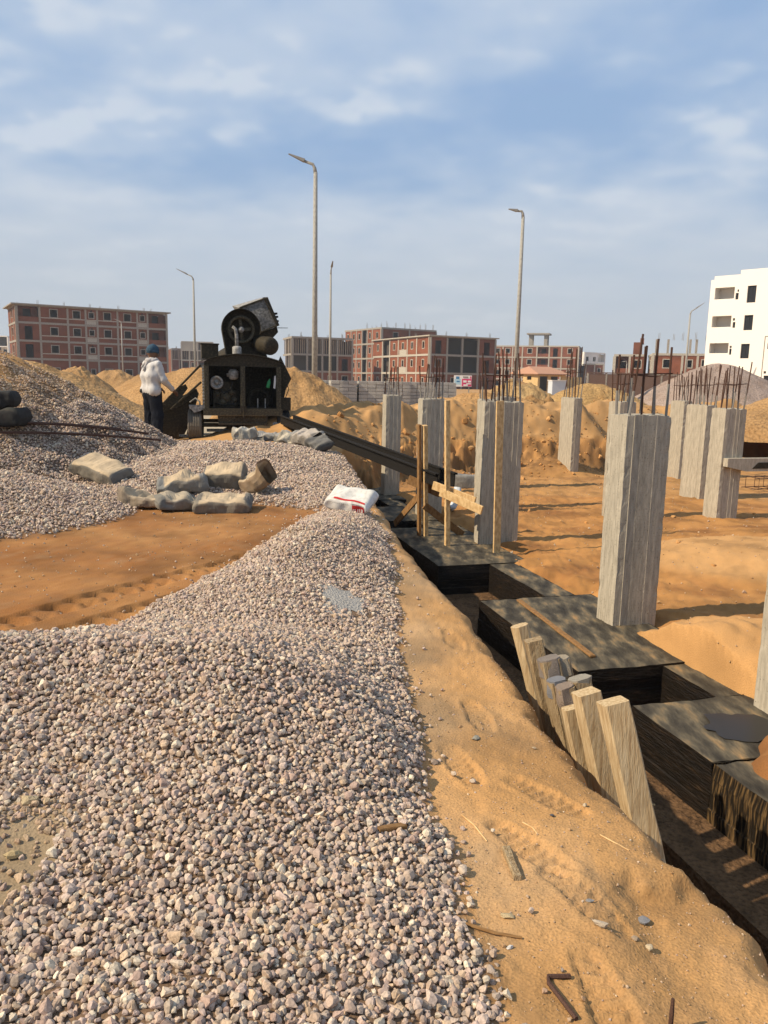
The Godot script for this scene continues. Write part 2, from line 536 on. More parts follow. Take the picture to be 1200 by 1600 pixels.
func tab(t: Array, z: float) -> float:
	if z >= t[0][0]:
		return t[0][1]
	for i in range(1, t.size()):
		if z >= t[i][0]:
			var a: float = t[i - 1][0]
			var b: float = t[i][0]
			return lerpf(t[i - 1][1], t[i][1], (a - z) / (a - b))
	return t[t.size() - 1][1]

func pit(x: float, z: float) -> float:
	if x < -4.0 or z < -25.0 or z > 6.0 or x > 24.0:
		return -4.0
	var p := Vector2(x, z)
	var d := 1e9
	var inside := false
	var n := PIT.size()
	var a: Vector2 = PIT[n - 1]
	for i in n:
		var b: Vector2 = PIT[i]
		var e := b - a
		var w := p - a
		var q := w - e * clampf(w.dot(e) / e.length_squared(), 0.0, 1.0)
		d = minf(d, q.length_squared())
		if (a.y > z) != (b.y > z) and x < (b.x - a.x) * (z - a.y) / (b.y - a.y) + a.x:
			inside = not inside
		a = b
	d = sqrt(d)
	return d if inside else -d

func cone(x: float, z: float, cx: float, cz: float, rx: float, rz: float, h: float, soft := 0.25) -> float:
	var r: float = sqrt(pow((x - cx) / rx, 2.0) + pow((z - cz) / rz, 2.0))
	if r > 1.0:
		return 0.0
	# straight flanks, rounded top and foot
	var t := 1.0 - sqrt(r * r + soft * soft) / sqrt(1.0 + soft * soft)
	return h * maxf(t, 0.0) * (1.0 + soft * 0.6) * smoothstep(0.0, 0.12, t + 0.06)

func grav(x0: float, z0: float) -> float:
	gmask = 0.0
	if z0 < -15.0 or z0 > 2.0 or x0 > 0.8 or x0 < -12.0:
		return 0.0
	var wob: float = nb.get_noise_2d(x0 * 2.2, z0 * 2.2)
	var x := x0 + 0.05 * wob
	var z := z0 + 0.05 * nb.get_noise_2d(z0 * 2.2 + 40.0, x0 * 2.2)
	var h := 0.0
	if z > -7.6 and x > -3.8:
		var xr := tab(XR, z)
		var xl := tab(XL, z)
		if x < xr and x > xl:
			var hc := tab(HC, z)
			var a: float = clampf((xr - x) / 0.62, 0.0, 1.0)
			var b: float = clampf((x - xl) / 0.60, 0.0, 1.0)
			a = a * (1.55 - 0.55 * a)
			b = b * (1.55 - 0.55 * b)
			h = hc * a * b + 0.012 * wob * minf(a, b)
			var foot: float = clampf((z + 7.5) / 0.3, 0.0, 1.0)
			gmask = clampf(minf(xr - x, x - xl) / 0.05, 0.0, 1.0) * foot
	var h2: float = cone(x + 0.12 * wob, z, -6.5, -10.2, 3.95, 3.95, 2.2, 0.3)
	var h3: float = cone(x, z, -3.95, -6.6, 1.8, 1.65, 0.46, 0.4)
	var h4: float = cone(x, z, -2.05, -10.2, 1.95, 3.4, 0.44, 0.5)
	h4 = maxf(h4, cone(x, z, -2.75, -11.4, 2.5, 1.9, 0.31, 0.5))
	h4 = maxf(h4, cone(x, z, -0.75, -8.3, 0.75, 1.3, 0.20, 0.5))
	var hp := maxf(h2, maxf(h3, h4))
	if hp > 0.0:
		gmask = maxf(gmask, clampf(hp / 0.035, 0.0, 1.0))
		hp += 0.03 * nb.get_noise_2d(x0 * 1.3, z0 * 1.3) * clampf(hp * 4.0, 0.0, 1.0)
	return maxf(h, hp)

func print_depth(x: float, z: float) -> float:
	var y := 0.0
	for p in PRINTS:
		var dx: float = x - p[0]
		var dz: float = z - p[1]
		if absf(dx) > 0.2 or absf(dz) > 0.2:
			continue
		var c: float = cos(p[2])
		var s: float = sin(p[2])
		var u: float = dx * s - dz * c
		var v: float = dx * c + dz * s
		v -= 0.008 * sin(u * 14.0)
		var wv: float = 0.048 - 0.010 * smoothstep(0.0, 0.10, absf(u + 0.02))
		var r: float = pow(pow(absf(u) / 0.145, 4.0) + pow(absf(v) / wv, 4.0), 0.25)
		if r < 1.0:
			y -= 0.0100 * (1.0 - smoothstep(0.85, 1.0, r)) - 0.0065 * smoothstep(0.0, 0.5, sin(u * 190.0 + 1.2 * sin(v * 90.0))) * (1.0 - smoothstep(0.75, 0.95, r))
		elif r < 1.35:
			y += 0.004 * (1.0 - absf(r - 1.12) / 0.24)
	return y

func floor_y(x: float, z: float) -> float:
	var a: float = x * EU.x + z * EU.z
	var b: float = x * EV.x + z * EV.z
	var w: float = na.get_noise_2d(x * 1.1, z * 1.1)
	var w2: float = na.get_noise_2d(x * 4.0 + 9.0, z * 4.0)
	var fill: float = -0.80 + 0.10 * smoothstep(3.45, 4.05, a + 0.35 * w) + 0.03 * w + 0.018 * w2
	fill += 0.014 * nb.get_noise_2d(x * 9.0, z * 9.0)
	fill += cone(x, z, 2.25, -5.15, 1.15, 0.80, 0.42, 0.35)
	fill += cone(x, z, 3.0, -4.9, 1.0, 0.7, 0.18, 0.5)
	fill += cone(x, z, 4.0, -8.3, 1.5, 1.2, 0.26, 0.6)
	fill += cone(x, z, 5.6, -9.4, 2.2, 1.3, 0.16, 0.6)
	fill += cone(x, z, 3.6, -16.9, 1.2, 0.9, 0.40, 0.4)
	fill += cone(x, z, 0.9, -15.3, 1.1, 0.8, 0.30, 0.4)
	fill += cone(x, z, 7.4, -18.5, 2.4, 1.6, 0.5, 0.4)
	var tr: float = -1.20 + 0.03 * w + 0.02 * w2
	if b < 3.3:
		tr += 0.10 * smoothstep(2.15, 2.7, a)
		fill = maxf(fill, -0.80 + 0.17 * smoothstep(2.70, 2.98, a + 0.25 * w - 0.5 * smoothstep(2.95, 3.4, b)))
	var t: float = smoothstep(3.40, 3.50, a)
	if b < 3.3:
		t = smoothstep(2.70, 2.76, a)
	t = maxf(t, smoothstep(13.0, 13.6, b))
	return lerpf(tr, fill, t)

func ground_y(x: float, z: float) -> float:
	var top := grav(x, z)
	var near: float = clampf(1.0 - (absf(x) - z * 0.5) / 14.0, 0.0, 1.0)
	top += 0.022 * na.get_noise_2d(x * 0.7, z * 0.7) * near
	var d := pit(x, z)
	if z > -7.0 and x > -4.0:
		var m: float = 1.0 - gmask
		if m > 0.0:
			top += m * (0.010 * na.get_noise_2d(x * 3.0, z * 3.0) + 0.0035 * nb.get_noise_2d(x * 12.0, z * 12.0) + 0.0022 * nb.get_noise_2d(x * 34.0, z * 34.0) + 0.007 * maxf(0.0, nb.get_noise_2d(x * 22.0 + 70.0, z * 22.0) - 0.35))
			if x > -0.2:
				top += m * print_depth(x, z)
				# the slumped lip of the bank: a small scarp facing the camera
				var q0: float = (z + 1.72) + 0.35 * (x - 0.62) + 0.05 * nb.get_noise_2d(x * 7.0, z * 7.0)
				top -= 0.045 * smoothstep(-0.02, 0.06, q0) * (1.0 - 0.6 * smoothstep(0.05, 0.5, q0)) * smoothstep(0.50, 0.64, x)
			else:
				# tyre lugs pressed into the track
				for k in 2:
					var q := Vector2(x + 1.55 - 0.42 * k, z + 4.25)
					var al: float = q.dot(Vector2(0.53, -0.85))
					var ac: float = q.dot(Vector2(0.85, 0.53)) - 0.1
					if al > -2.5 and al < 2.2 and absf(ac) < 0.11:
						top -= (0.014 + 0.032 * smoothstep(0.1, 0.6, sin(al * 48.0 + absf(ac) * 28.0))) * (1.0 - smoothstep(0.08, 0.11, absf(ac)))
	if d < 0.0 and z < -10.0:
		var e := -d
		var wz: float = smoothstep(-13.2, -15.4, z)
		var lump: float = 0.85 + 0.40 * na.get_noise_2d(x * 0.55, z * 0.55)
		top += 0.80 * wz * lump * smoothstep(-0.1, 0.7, e) * (1.0 - smoothstep(1.0, 3.6, e))
		top += 0.06 * wz * nb.get_noise_2d(x * 2.6, z * 2.6) * (1.0 - smoothstep(1.0, 3.6, e))
	elif x > -0.5 and z > -9.0:
		top -= 0.02 * smoothstep(-0.3, 0.0, d)
	if d > -0.25:
		var far: float = smoothstep(-10.0, -14.0, z)
		var wobble: float = (0.025 + 0.045 * far) * nb.get_noise_2d(x * 5.0, z * 5.0) + (0.03 + 0.16 * far) * na.get_noise_2d(x * 1.7, z * 1.7)
		var dd := d + wobble
		var f := floor_y(x, z)
		var wdt: float = 0.40 + 0.25 * far
		var s: float = smoothstep(-0.07, wdt, dd)
		var steep: float = clampf((dd - 0.02) / (wdt * 0.7), 0.0, 1.0)
		top = lerpf(top, f, lerpf(s, steep, 0.45))
		top += 0.02 * nb.get_noise_2d(x * 7.0 + 5.0, z * 7.0) * s * (1.0 - s) * 4.0
		top += far * (0.04 * (nc.get_noise_2d(x * 1.6, z * 1.6) - 0.2) + 0.04 * nb.get_noise_2d(x * 6.0, z * 6.0)) * s * (1.0 - s) * 4.0
	return top

var SAND_PATH := Color(0.66, 0.375, 0.152)
var SAND_PIT := Color(0.56, 0.280, 0.092)
var SAND_DAMP := Color(0.30, 0.13, 0.045)
var SAND_TRACK := Color(0.35, 0.150, 0.046)
var SAND_FAR := Color(0.59, 0.345, 0.145)

func ground_color(x: float, z: float, y: float, d: float) -> Color:
	var w: float = na.get_noise_2d(x * 0.9 + 50.0, z * 0.9)
	var v: float = nb.get_noise_2d(x * 6.0, z * 6.0 + 20.0)
	var c := SAND_PATH
	if d > 0.0:
		var a: float = x * EU.x + z * EU.z
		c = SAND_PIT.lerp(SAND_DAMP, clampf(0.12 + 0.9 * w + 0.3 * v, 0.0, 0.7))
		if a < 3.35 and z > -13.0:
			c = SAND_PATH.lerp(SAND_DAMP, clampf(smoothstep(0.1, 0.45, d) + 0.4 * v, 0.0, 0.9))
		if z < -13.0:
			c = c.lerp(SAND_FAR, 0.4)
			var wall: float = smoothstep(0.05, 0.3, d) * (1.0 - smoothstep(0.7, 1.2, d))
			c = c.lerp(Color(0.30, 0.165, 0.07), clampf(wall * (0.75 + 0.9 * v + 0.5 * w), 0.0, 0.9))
		# fresh dry sand of the small piles
		var dry: float = maxf(cone(x, z, 2.25, -5.15, 1.15, 0.8, 1.0), maxf(cone(x, z, 3.0, -4.9, 1.0, 0.7, 1.0), cone(x, z, 4.0, -8.3, 1.5, 1.2, 1.0)))
		c = c.lerp(SAND_PATH, smoothstep(0.05, 0.3, dry))
	else:
		var tl: float = smoothstep(0.1, -0.5, x) * smoothstep(-13.0, -9.0, z)
		c = c.lerp(SAND_TRACK, tl * clampf(0.85 + 0.5 * w + 0.2 * v, 0.3, 1.0))
		c = c.lerp(SAND_FAR, smoothstep(-12.0, -20.0, z))
		c = c.lerp(Color(0.45, 0.30, 0.16), clampf(0.35 * v + 0.25 * w, 0.0, 0.4))
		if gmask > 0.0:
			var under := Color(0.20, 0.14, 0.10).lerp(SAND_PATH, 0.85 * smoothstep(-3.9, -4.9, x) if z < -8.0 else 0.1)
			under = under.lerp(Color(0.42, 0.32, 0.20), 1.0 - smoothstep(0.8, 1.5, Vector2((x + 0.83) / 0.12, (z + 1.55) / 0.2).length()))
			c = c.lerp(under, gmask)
		elif x > -0.2 and x < 0.55 and z > -7.0:
			c = c.lerp(Color(0.46, 0.36, 0.24), clampf(0.4 * w + 0.3 * smoothstep(0.40, 0.15, x), 0.0, 0.5))
	return c

func ground():
	var xs := PackedFloat32Array()
	var zs := PackedFloat32Array()
	var x := 0.35
	while x < 700.0:
		xs.append(x)
		var q := x - 0.9
		x += 0.009 if q < 0.0 else (maxf(0.02, 0.017 * q) if q < 28.0 else 0.07 * q)
	xs.reverse()
	x = 0.35
	while x > -700.0:
		var q2 := -0.25 - x
		x -= (0.009 if x > 0.1 else 0.015) if q2 < 0.0 else (maxf(0.021, 0.014 * q2) if q2 < 28.0 else 0.07 * q2)
		xs.append(x)
	xs.reverse()
	var z := 6.0
	while z > -900.0:
		zs.append(z)
		if z > -0.9: z -= 0.12
		elif z > -1.12: z -= 0.02
		elif z > -2.35: z -= 0.0085
		elif z > -3.0: z -= 0.016
		elif z > -13.4: z += 0.0082 * z
		elif z > -18.4: z -= 0.06
		elif z > -22.0: z += 0.009 * z
		elif z > -45.0: z += 0.02 * z
		else: z += 0.09 * z
	var nx := xs.size()
	var nz := zs.size()
	var vs := PackedVector3Array()
	var cs := PackedColorArray()
	vs.resize(nx * nz)
	cs.resize(nx * nz)
	for j in nz:
		for i in nx:
			var y := ground_y(xs[i], zs[j])
			vs[j * nx + i] = Vector3(xs[i], y, zs[j])
			cs[j * nx + i] = ground_color(xs[i], zs[j], y, pit(xs[i], zs[j]))
	var t := PackedInt32Array()
	t.resize((nx - 1) * (nz - 1) * 6)
	var k := 0
	for j in nz - 1:
		for i in nx - 1:
			var a := j * nx + i
			t[k] = a; t[k + 1] = a + nx; t[k + 2] = a + nx + 1
			t[k + 3] = a; t[k + 4] = a + nx + 1; t[k + 5] = a + 1
			k += 6
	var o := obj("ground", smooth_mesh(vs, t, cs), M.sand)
	tag(o, "orange sandy ground with the dug foundation pit", "", "", "structure")

func roads():
	# the pale levelled road behind the worker, running off to the left
	var st := mb(true)
	var pts := [Vector3(-5.0, 0, -15.5), Vector3(-7.0, 0, -20.0), Vector3(-11.0, 0, -30.0), Vector3(-18.0, 0, -50.0), Vector3(-24.0, 0, -70.0)]
	for i in pts.size() - 1:
		var a: Vector3 = pts[i]
		var b: Vector3 = pts[i + 1]
		var wa := Vector3(3.2 + i * 0.9, 0, 0)
		var wb := Vector3(4.1 + i * 0.9, 0, 0)
		var u := Vector3(0, 0.03, 0)
		quad(st, a - wa + u, b - wb + u, b + wb + u, a + wa + u)
	var o := obj("road", st, M.road)
	tag(o, "pale levelled earth road behind the worker", "", "", "structure")

# ---------- gravel ----------
func stone_mesh(sd: int) -> ArrayMesh:
	var r := RandomNumberGenerator.new()
	r.seed = sd
	var s := SphereMesh.new()
	s.radius = 1.0
	s.height = 2.0
	s.radial_segments = 8
	s.rings = 4
	var arr := s.get_mesh_arrays()
	var vs: PackedVector3Array = arr[Mesh.ARRAY_VERTEX]
	var cuts := []
	for i in 11:
		cuts.append([Vector3(r.randfn(), r.randfn(), r.randfn()).normalized(), r.randf_range(0.45, 0.8)])
	var sc := Vector3(r.randf_range(0.85, 1.25), r.randf_range(0.6, 0.85), r.randf_range(0.7, 1.0))
	for i in vs.size():
		var v := vs[i]
		for q in 2:
			for c in cuts:
				v -= c[0] * maxf(0.0, v.dot(c[0]) - c[1])
		vs[i] = v * sc
	var st := mb()
	var idx: PackedInt32Array = arr[Mesh.ARRAY_INDEX]
	for i in range(0, idx.size(), 3):
		tri(st, vs[idx[i]], vs[idx[i + 1]], vs[idx[i + 2]])
	st.generate_normals()
	return st.commit()

var STONES := [Color(0.562, 0.442, 0.347), Color(0.517, 0.393, 0.311), Color(0.449, 0.327, 0.266), Color(0.618, 0.502, 0.387), Color(0.494, 0.371, 0.277), Color(0.708, 0.611, 0.473), Color(0.539, 0.431, 0.362), Color(0.427, 0.349, 0.287), Color(0.584, 0.437, 0.302), Color(0.528, 0.410, 0.347), Color(0.584, 0.470, 0.377)]

func pile(label: String, x0: float, x1: float, z0: float, z1: float, step: float, size: float, variants: Array, which: Callable):
	var root := thing("gravel_pile", label, "gravel")
	root.set_meta("kind", "stuff")
	var xf := []
	var cl := []
	for v in variants:
		xf.append([])
		cl.append([])
	var z := z0
	while z > z1:
		var x := x0
		while x < x1:
			var px := x + rng.randf_range(-0.5, 0.5) * step
			var pz := z + rng.randf_range(-0.5, 0.5) * step
			x += step
			if absf(px) > -pz * 0.62 + 1.4:
				continue
			grav(px, pz)
			var m := gmask
			if not which.call(px, pz):
				continue
			var keep := m
			if m < 0.02:
				grav(px + rng.randfn() * 0.10, pz + rng.randfn() * 0.10)
				keep = 0.10 * gmask
			if px < -4.2 and pz < -8.5:
				keep *= 1.0 - 0.8 * smoothstep(0.0, 0.4, na.get_noise_2d(px * 0.5, pz * 0.5) + 0.45 * (-px - 4.4))
			# bare spots and the patch of spilled grout
			keep *= smoothstep(0.75, 1.15, Vector2((px + 0.20) / 0.12, (pz + 3.75) / 0.18).length() + 0.7 * nb.get_noise_2d(px * 9.0, pz * 9.0))
			keep *= 0.15 + 0.85 * smoothstep(0.6, 1.1, Vector2((px + 0.83) / 0.10, (pz + 1.55) / 0.17).length() + 0.35 * nb.get_noise_2d(px * 9.0, pz * 9.0))
			if rng.randf() > keep:
				continue
			if pit(px, pz) > 0.03:
				continue
			var s: float = size * clampf(exp(rng.randfn() * 0.28), 0.55, 1.9)
			var y := ground_y(px, pz) + rng.randf_range(-0.3, 0.8) * s
			var b := Basis(Vector3(rng.randfn(), rng.randfn(), rng.randfn()).normalized(), rng.randf() * TAU).scaled(Vector3.ONE * s)
			var k := rng.randi() % variants.size()
			xf[k].append(Transform3D(b, Vector3(px, y, pz)))
			var c: Color = STONES[rng.randi() % STONES.size()]
			c = c * rng.randf_range(0.78, 1.18)
			if px < -4.0 and pz < -8.0 or px < -0.75 and pz > -1.75:
				c = c.lerp(Color(0.42, 0.27, 0.12), rng.randf() * 0.6)
			c.a = 1.0
			cl[k].append(c)
		z -= step
	for k in variants.size():
		if xf[k].is_empty():
			continue
		var mm := MultiMesh.new()
		mm.transform_format = MultiMesh.TRANSFORM_3D
		mm.use_colors = true
		mm.mesh = variants[k]
		mm.instance_count = xf[k].size()
		for i in xf[k].size():
			mm.set_instance_transform(i, xf[k][i])
			mm.set_instance_color(i, cl[k][i])
		var mi := MultiMeshInstance3D.new()
		mi.name = "stones"
		mi.multimesh = mm
		mi.material_override = M.stone
		mi.set_meta("kind", "stuff")
		root.add_child(mi, true)

func gravel():
	var vars := []
	for i in 6:
		vars.append(stone_mesh(100 + i))
	pile("long berm of pinkish grey crushed gravel along the sandy path", -3.3, 0.5, -0.9, -7.7, 0.0114, 0.0099, vars, func(px, pz): return pz > -7.7 and px > tab(XL, pz) - 0.25)
	pile("tall gravel pile sloping down beside the worker, partly mixed with sand", -8.2, -2.3, -5.8, -14.2, 0.0205, 0.0148, vars, func(px, pz): return cone(px, pz, -6.5, -10.2, 4.1, 4.1, 1.0) > 0.0 and cone(px, pz, -3.95, -6.6, 1.8, 1.65, 0.46, 0.4) < cone(px, pz, -6.5, -10.2, 3.95, 3.95, 2.2, 0.3) + 0.001)
	pile("low gravel spread in front of the tall pile, beside the reddish track", -5.6, -2.0, -4.8, -8.4, 0.0200, 0.0142, vars, func(px, pz): return cone(px, pz, -3.95, -6.6, 1.95, 1.8, 0.46, 0.4) > cone(px, pz, -6.5, -10.2, 3.95, 3.95, 2.2, 0.3))
	pile("low gravel mound lying in front of the concrete mixer", -5.4, 0.2, -6.8, -13.8, 0.0205, 0.0148, vars, func(px, pz): return pz < -6.8 and px > -5.4 and (cone(px, pz, -2.05, -10.2, 2.1, 3.55, 1.0) > 0.0 or cone(px, pz, -2.75, -11.4, 2.6, 2.0, 1.0) > 0.0 or cone(px, pz, -0.75, -8.3, 0.85, 1.4, 1.0) > 0.0) and cone(px, pz, -6.5, -10.2, 3.95, 3.95, 2.2, 0.3) < 0.02 and cone(px, pz, -3.95, -6.6, 1.8, 1.65, 0.46, 0.4) < 0.02)
	var st := mb(true)
	var ring := []
	for i in 20:
		var t := TAU * i / 20.0
		var r: float = 0.9 + 0.6 * nb.get_noise_2d(cos(t) * 2.0, sin(t) * 2.0)
		var p := Vector3(-0.20 + 0.15 * r * cos(t), 0, -3.75 + 0.24 * r * sin(t))
		p.y = ground_y(p.x, p.z) + 0.004
		ring.append(p)
	var mid := Vector3(-0.20, ground_y(-0.20, -3.75) + 0.016, -3.75)
	for i in 20:
		tri(st, mid, ring[i], ring[(i + 1) % 20])
	var o := obj("grout_spill", st, mat(Color(0.46, 0.44, 0.40), 0.9, M.fine, Vector3.ONE * 3.0, M.bump, 1.0))
	tag(o, "dried grey grout spill on top of the gravel berm", "spill")

# ---------- foundation ----------
func tar_block(parent: Node3D, called: String, a0: float, a1: float, b0: float, b1: float, y0: float, y1: float, sd: int, top_mat: Material, side_mat: Material = null):
	var r := RandomNumberGenerator.new()
	r.seed = sd
	var per := []   # points round the block, seen from above
	var na_ := maxi(2, int((a1 - a0) / 0.22))
	var nb_ := maxi(2, int((b1 - b0) / 0.22))
	for i in na_: per.append([lerpf(a0, a1, float(i) / na_), b0, 0.0, -1.0])
	for i in nb_: per.append([a1, lerpf(b0, b1, float(i) / nb_), 1.0, 0.0])
	for i in na_: per.append([lerpf(a1, a0, float(i) / na_), b1, 0.0, 1.0])
	for i in nb_: per.append([a0, lerpf(b1, b0, float(i) / nb_), -1.0, 0.0])
	var n := per.size()
	var st := mb()
	var boards := maxi(2, int(round((y1 - y0) / 0.085)))
	var prev := []
	var edge := []
	for k in boards:
		var off: float = r.randf_range(-0.006, 0.006)
		for e in 2:
			var t := (float(k) + (0.04 if e == 0 else 0.96)) / boards
			if k == 0 and e == 0: t = 0.0
			if k == boards - 1 and e == 1: t = 1.0
			var ring := []
			for i in n:
				var p: Array = per[i]
				var w: float = off + 0.006 * nb.get_noise_3d(p[0] * 4.0, t * 5.0, p[1] * 4.0)
				var y: float = lerpf(y0, y1, t)
				if t == 1.0:
					y += 0.008 * nb.get_noise_2d(p[0] * 6.0, p[1] * 6.0)
					w -= 0.006 + 0.008 * absf(nb.get_noise_2d(p[0] * 11.0, p[1] * 11.0))
				ring.append(AB(p[0] + p[2] * w, p[1] + p[3] * w, y))
			if prev.size():
				for i in n:
					var j := (i + 1) % n
					quad(st, prev[i], ring[i], ring[j], prev[j])
			prev = ring
	var o := obj(called, st, side_mat if side_mat else M.tar, parent)
	var tp := mb(true)
	# top: a grid inside the rim
	var g := []
	var ca := maxi(4, int((a1 - a0) / 0.07))
	var cb := maxi(4, int((b1 - b0) / 0.07))
	for j in cb + 1:
		for i in ca + 1:
			var a: float = lerpf(a0, a1, float(i) / ca)
			var b: float = lerpf(b0, b1, float(j) / cb)
			var rim: float = 0.010 if (i == 0 or j == 0 or i == ca or j == cb) else 0.0
			var y: float = y1 + 0.008 * nb.get_noise_2d(a * 6.0, b * 6.0) - rim * 0.3
			g.append(AB(clampf(a, a0 + 0.006, a1 - 0.006), clampf(b, b0 + 0.006, b1 - 0.006), y))
	for j in cb:
		for i in ca:
			var q := j * (ca + 1) + i
			quad(tp, g[q], g[q + ca + 1], g[q + ca + 2], g[q + 1])
	obj(called + "_top", tp, top_mat, o)
	return o

func footings():
	var f := thing("strip_footing", "strip footing with black bitumen-coated concrete pads in the trench", "footing")
	tar_block(f, "tie_beam", 3.28, 3.60, 1.5, 13.7, -1.04, -0.727, 1, M.beamtop)
	var pads := [[2.66, 3.72, 3.10, 3.84], [2.662, 3.718, 1.5, 3.098], [2.62, 3.74, 4.40, 6.15], [2.70, 3.76, 7.45, 9.60], [2.74, 3.74, 10.05, 11.30], [2.76, 3.74, 11.95, 13.45]]
	for i in pads.size():
		var p: Array = pads[i]
		tar_block(f, "pad", p[0], p[1], p[2], p[3], -1.045, -0.716 - 0.003 * (i % 2), 20 + i, M.beamtop, M.tar_worn if i == 1 else null)
	var pd := mb(true)
	var rim := []
	for i in 28:
		var t := TAU * i / 28.0
		var r: float = 0.85 + 0.35 * nb.get_noise_2d(cos(t) * 0.9 + 5.0, sin(t) * 0.9)
		rim.append(AB(3.12 + 0.27 * r * cos(t), 3.44 + 0.20 * r * sin(t), -0.708))
	for i in 28:
		tri(pd, AB(3.12, 3.44, -0.705), rim[(i + 1) % 28], rim[i])
	obj("bitumen_puddle", pd, mat(Color(0.022, 0.021, 0.02), 0.35), f)
	var st := mb()
	hexa(st, [AB(2.30, 1.4, -1.3), AB(3.70, 1.4, -1.3), AB(3.70, 13.7, -1.3), AB(2.30, 13.7, -1.3), AB(2.32, 1.4, -1.035), AB(3.70, 1.4, -1.035), AB(3.70, 13.7, -1.035), AB(2.32, 13.7, -1.035)])
	obj("blinding_slab", st, M.blinding, f)

func concrete_shaft(w: float, d: float, y0: float, y1: float, sd: int, stain := false) -> SurfaceTool:
	# local: front-left corner at the origin, x to the right, z toward the camera (the shaft runs to -z)
	var r := RandomNumberGenerator.new()
	r.seed = sd
	var prof := []  # [x, z, outward x, outward z, corner]
	var faces := [[Vector2(0, 0), Vector2(w, 0), Vector2(0, 1)], [Vector2(w, 0), Vector2(w, -d), Vector2(1, 0)], [Vector2(w, -d), Vector2(0, -d), Vector2(0, -1)], [Vector2(0, -d), Vector2(0, 0), Vector2(-1, 0)]]
	for f in faces:
		var l: float = f[0].distance_to(f[1])
		var n := maxi(2, int(round(l / 0.062)))
		for k in n:
			var off: float = r.randf_range(-0.004, 0.002)
			var tone: float = r.randf_range(0.90, 1.06)
			for e in 2:
				var t: float = (k + (0.06 if e == 0 else 0.94)) / n
				if k == 0 and e == 0: t = 0.004 / l
				if k == n - 1 and e == 1: t = 1.0 - 0.004 / l
				var corner := (k == 0 and e == 0) or (k == n - 1 and e == 1)
				prof.append([f[0].lerp(f[1], t), f[2], off, corner, tone])
			if k < n - 1 and r.randf() < 0.6:
				prof.append([f[0].lerp(f[1], (k + 1.0) / n), f[2], 0.0005 + 0.0022 * r.randf(), false, 1.08])
	var m := prof.size()
	var rings := []
	var nr := int((y1 - y0) / 0.055)
	for j in nr + 1:
		var y: float = lerpf(y0, y1, float(j) / nr)
		var ring := []
		for i in m:
			var q: Array = prof[i]
			var e: Vector2 = q[0]
			var o: float = q[2] + 0.0010 * nb.get_noise_3d(e.x * 9.0 + sd, y * 7.0, e.y * 9.0)
			if q[3]:
				o -= 0.002 + 0.012 * maxf(0.0, nb.get_noise_3d(e.x * 3.0 + sd, y * 16.0, e.y * 3.0) - 0.05)
			var p: Vector2 = e + q[1] * o
			if q[3] and o < -0.003:
				p = p.lerp(Vector2(w, -d) * 0.5, -o * 0.8)
			var yy := y
			if j == nr:
				yy += 0.016 * nb.get_noise_2d(e.x * 12.0 + sd, e.y * 12.0) - (0.01 if q[3] else 0.0)
			ring.append(Vector3(p.x, yy, p.y))
		rings.append(ring)
	var st := mb()
	for j in nr:
		for i in m:
			var k := (i + 1) % m
			var tn: float = prof[i][4]
			var qc := Color(tn, tn, tn)
			# bitumen smeared on the foot of the shaft
			var mid_p: Vector3 = rings[j][i]
			var smear: float = -0.60 + 0.16 * na.get_noise_3d(mid_p.x * 5.0 + sd, mid_p.y * 3.0, mid_p.z * 5.0)
			if stain and mid_p.y < smear and mid_p.x < w * 0.35:
				qc = Color(0.22, 0.21, 0.20)
			st.set_color(qc)
			quad(st, rings[j][i], rings[j + 1][i], rings[j + 1][k], rings[j][k])
	st.set_color(Color.WHITE)
	var mid := Vector3(w * 0.5, y1 + 0.008, -d * 0.5)
	for i in m:
		tri(st, mid, rings[nr][(i + 1) % m], rings[nr][i])
	return st

func column(label: String, a: float, b: float, w: float, d: float, top: float, nw: int, nd: int, bar_h: float, sd: int, r := 0.0085):
	var base := -1.0
	var c := thing("concrete_column", label, "column", AB(a, b), TH, "cast columns with starter bars")
	obj("shaft", concrete_shaft(w, d, base, top, sd), M.concrete, c)
	var rr := RandomNumberGenerator.new()
	rr.seed = sd + 500
	var spots := []
	var inset := 0.035
	for i in nw:
		var x: float = lerpf(inset, w - inset, float(i) / maxi(1, nw - 1))
		spots.append(Vector2(x, -inset))
		spots.append(Vector2(x, -d + inset))
	for i in range(1, nd - 1):
		var z: float = lerpf(-inset, -d + inset, float(i) / (nd - 1))
		spots.append(Vector2(inset, z))
		spots.append(Vector2(w - inset, z))
	for i in spots.size():
		var s: Vector2 = spots[i]
		var h: float = bar_h * rr.randf_range(0.78, 1.12)
		var lean := Vector3(rr.randfn() * 0.025, 0, rr.randfn() * 0.02)
		var p0 := Vector3(s.x, top - 0.05, s.y)
		var p1 := Vector3(s.x, top + h, s.y) + lean * h * 2.0
		var rb := mb()
		var mids := p0.lerp(p1, 0.5) + Vector3(rr.randfn(), 0, rr.randfn()) * 0.004
		tube(rb, [p0, mids, p1], [r, r, r], 6)
		var o := obj("rebar", rb, M.rebar, c)
		if rr.randf() < 0.55:   # cement left on the lower part of the bar
			var cr := mb()
			var t: float = rr.randf_range(0.3, 0.65)
			tube(cr, [p0 + Vector3(0, 0.03, 0), p0.lerp(mids, 0.5), p0.lerp(p1, t) if t > 0.5 else p0.lerp(mids, t * 2.0)], [r * 1.25, r * 1.3, r * 1.15], 6)
			obj("cement_crust", cr, M.rebar_pale, o)
	var ty: float = top + bar_h * 0.55
	var tie := mb()
	var off := inset - 0.016
	var loop := [Vector3(off, ty, -off), Vector3(w - off, ty + 0.015, -off), Vector3(w - off, ty - 0.01, -d + off), Vector3(off, ty + 0.01, -d + off), Vector3(off, ty, -off)]
	tube(tie, loop, [0.005], 5)
	obj("stirrup", tie, M.rebar, c)
	return c

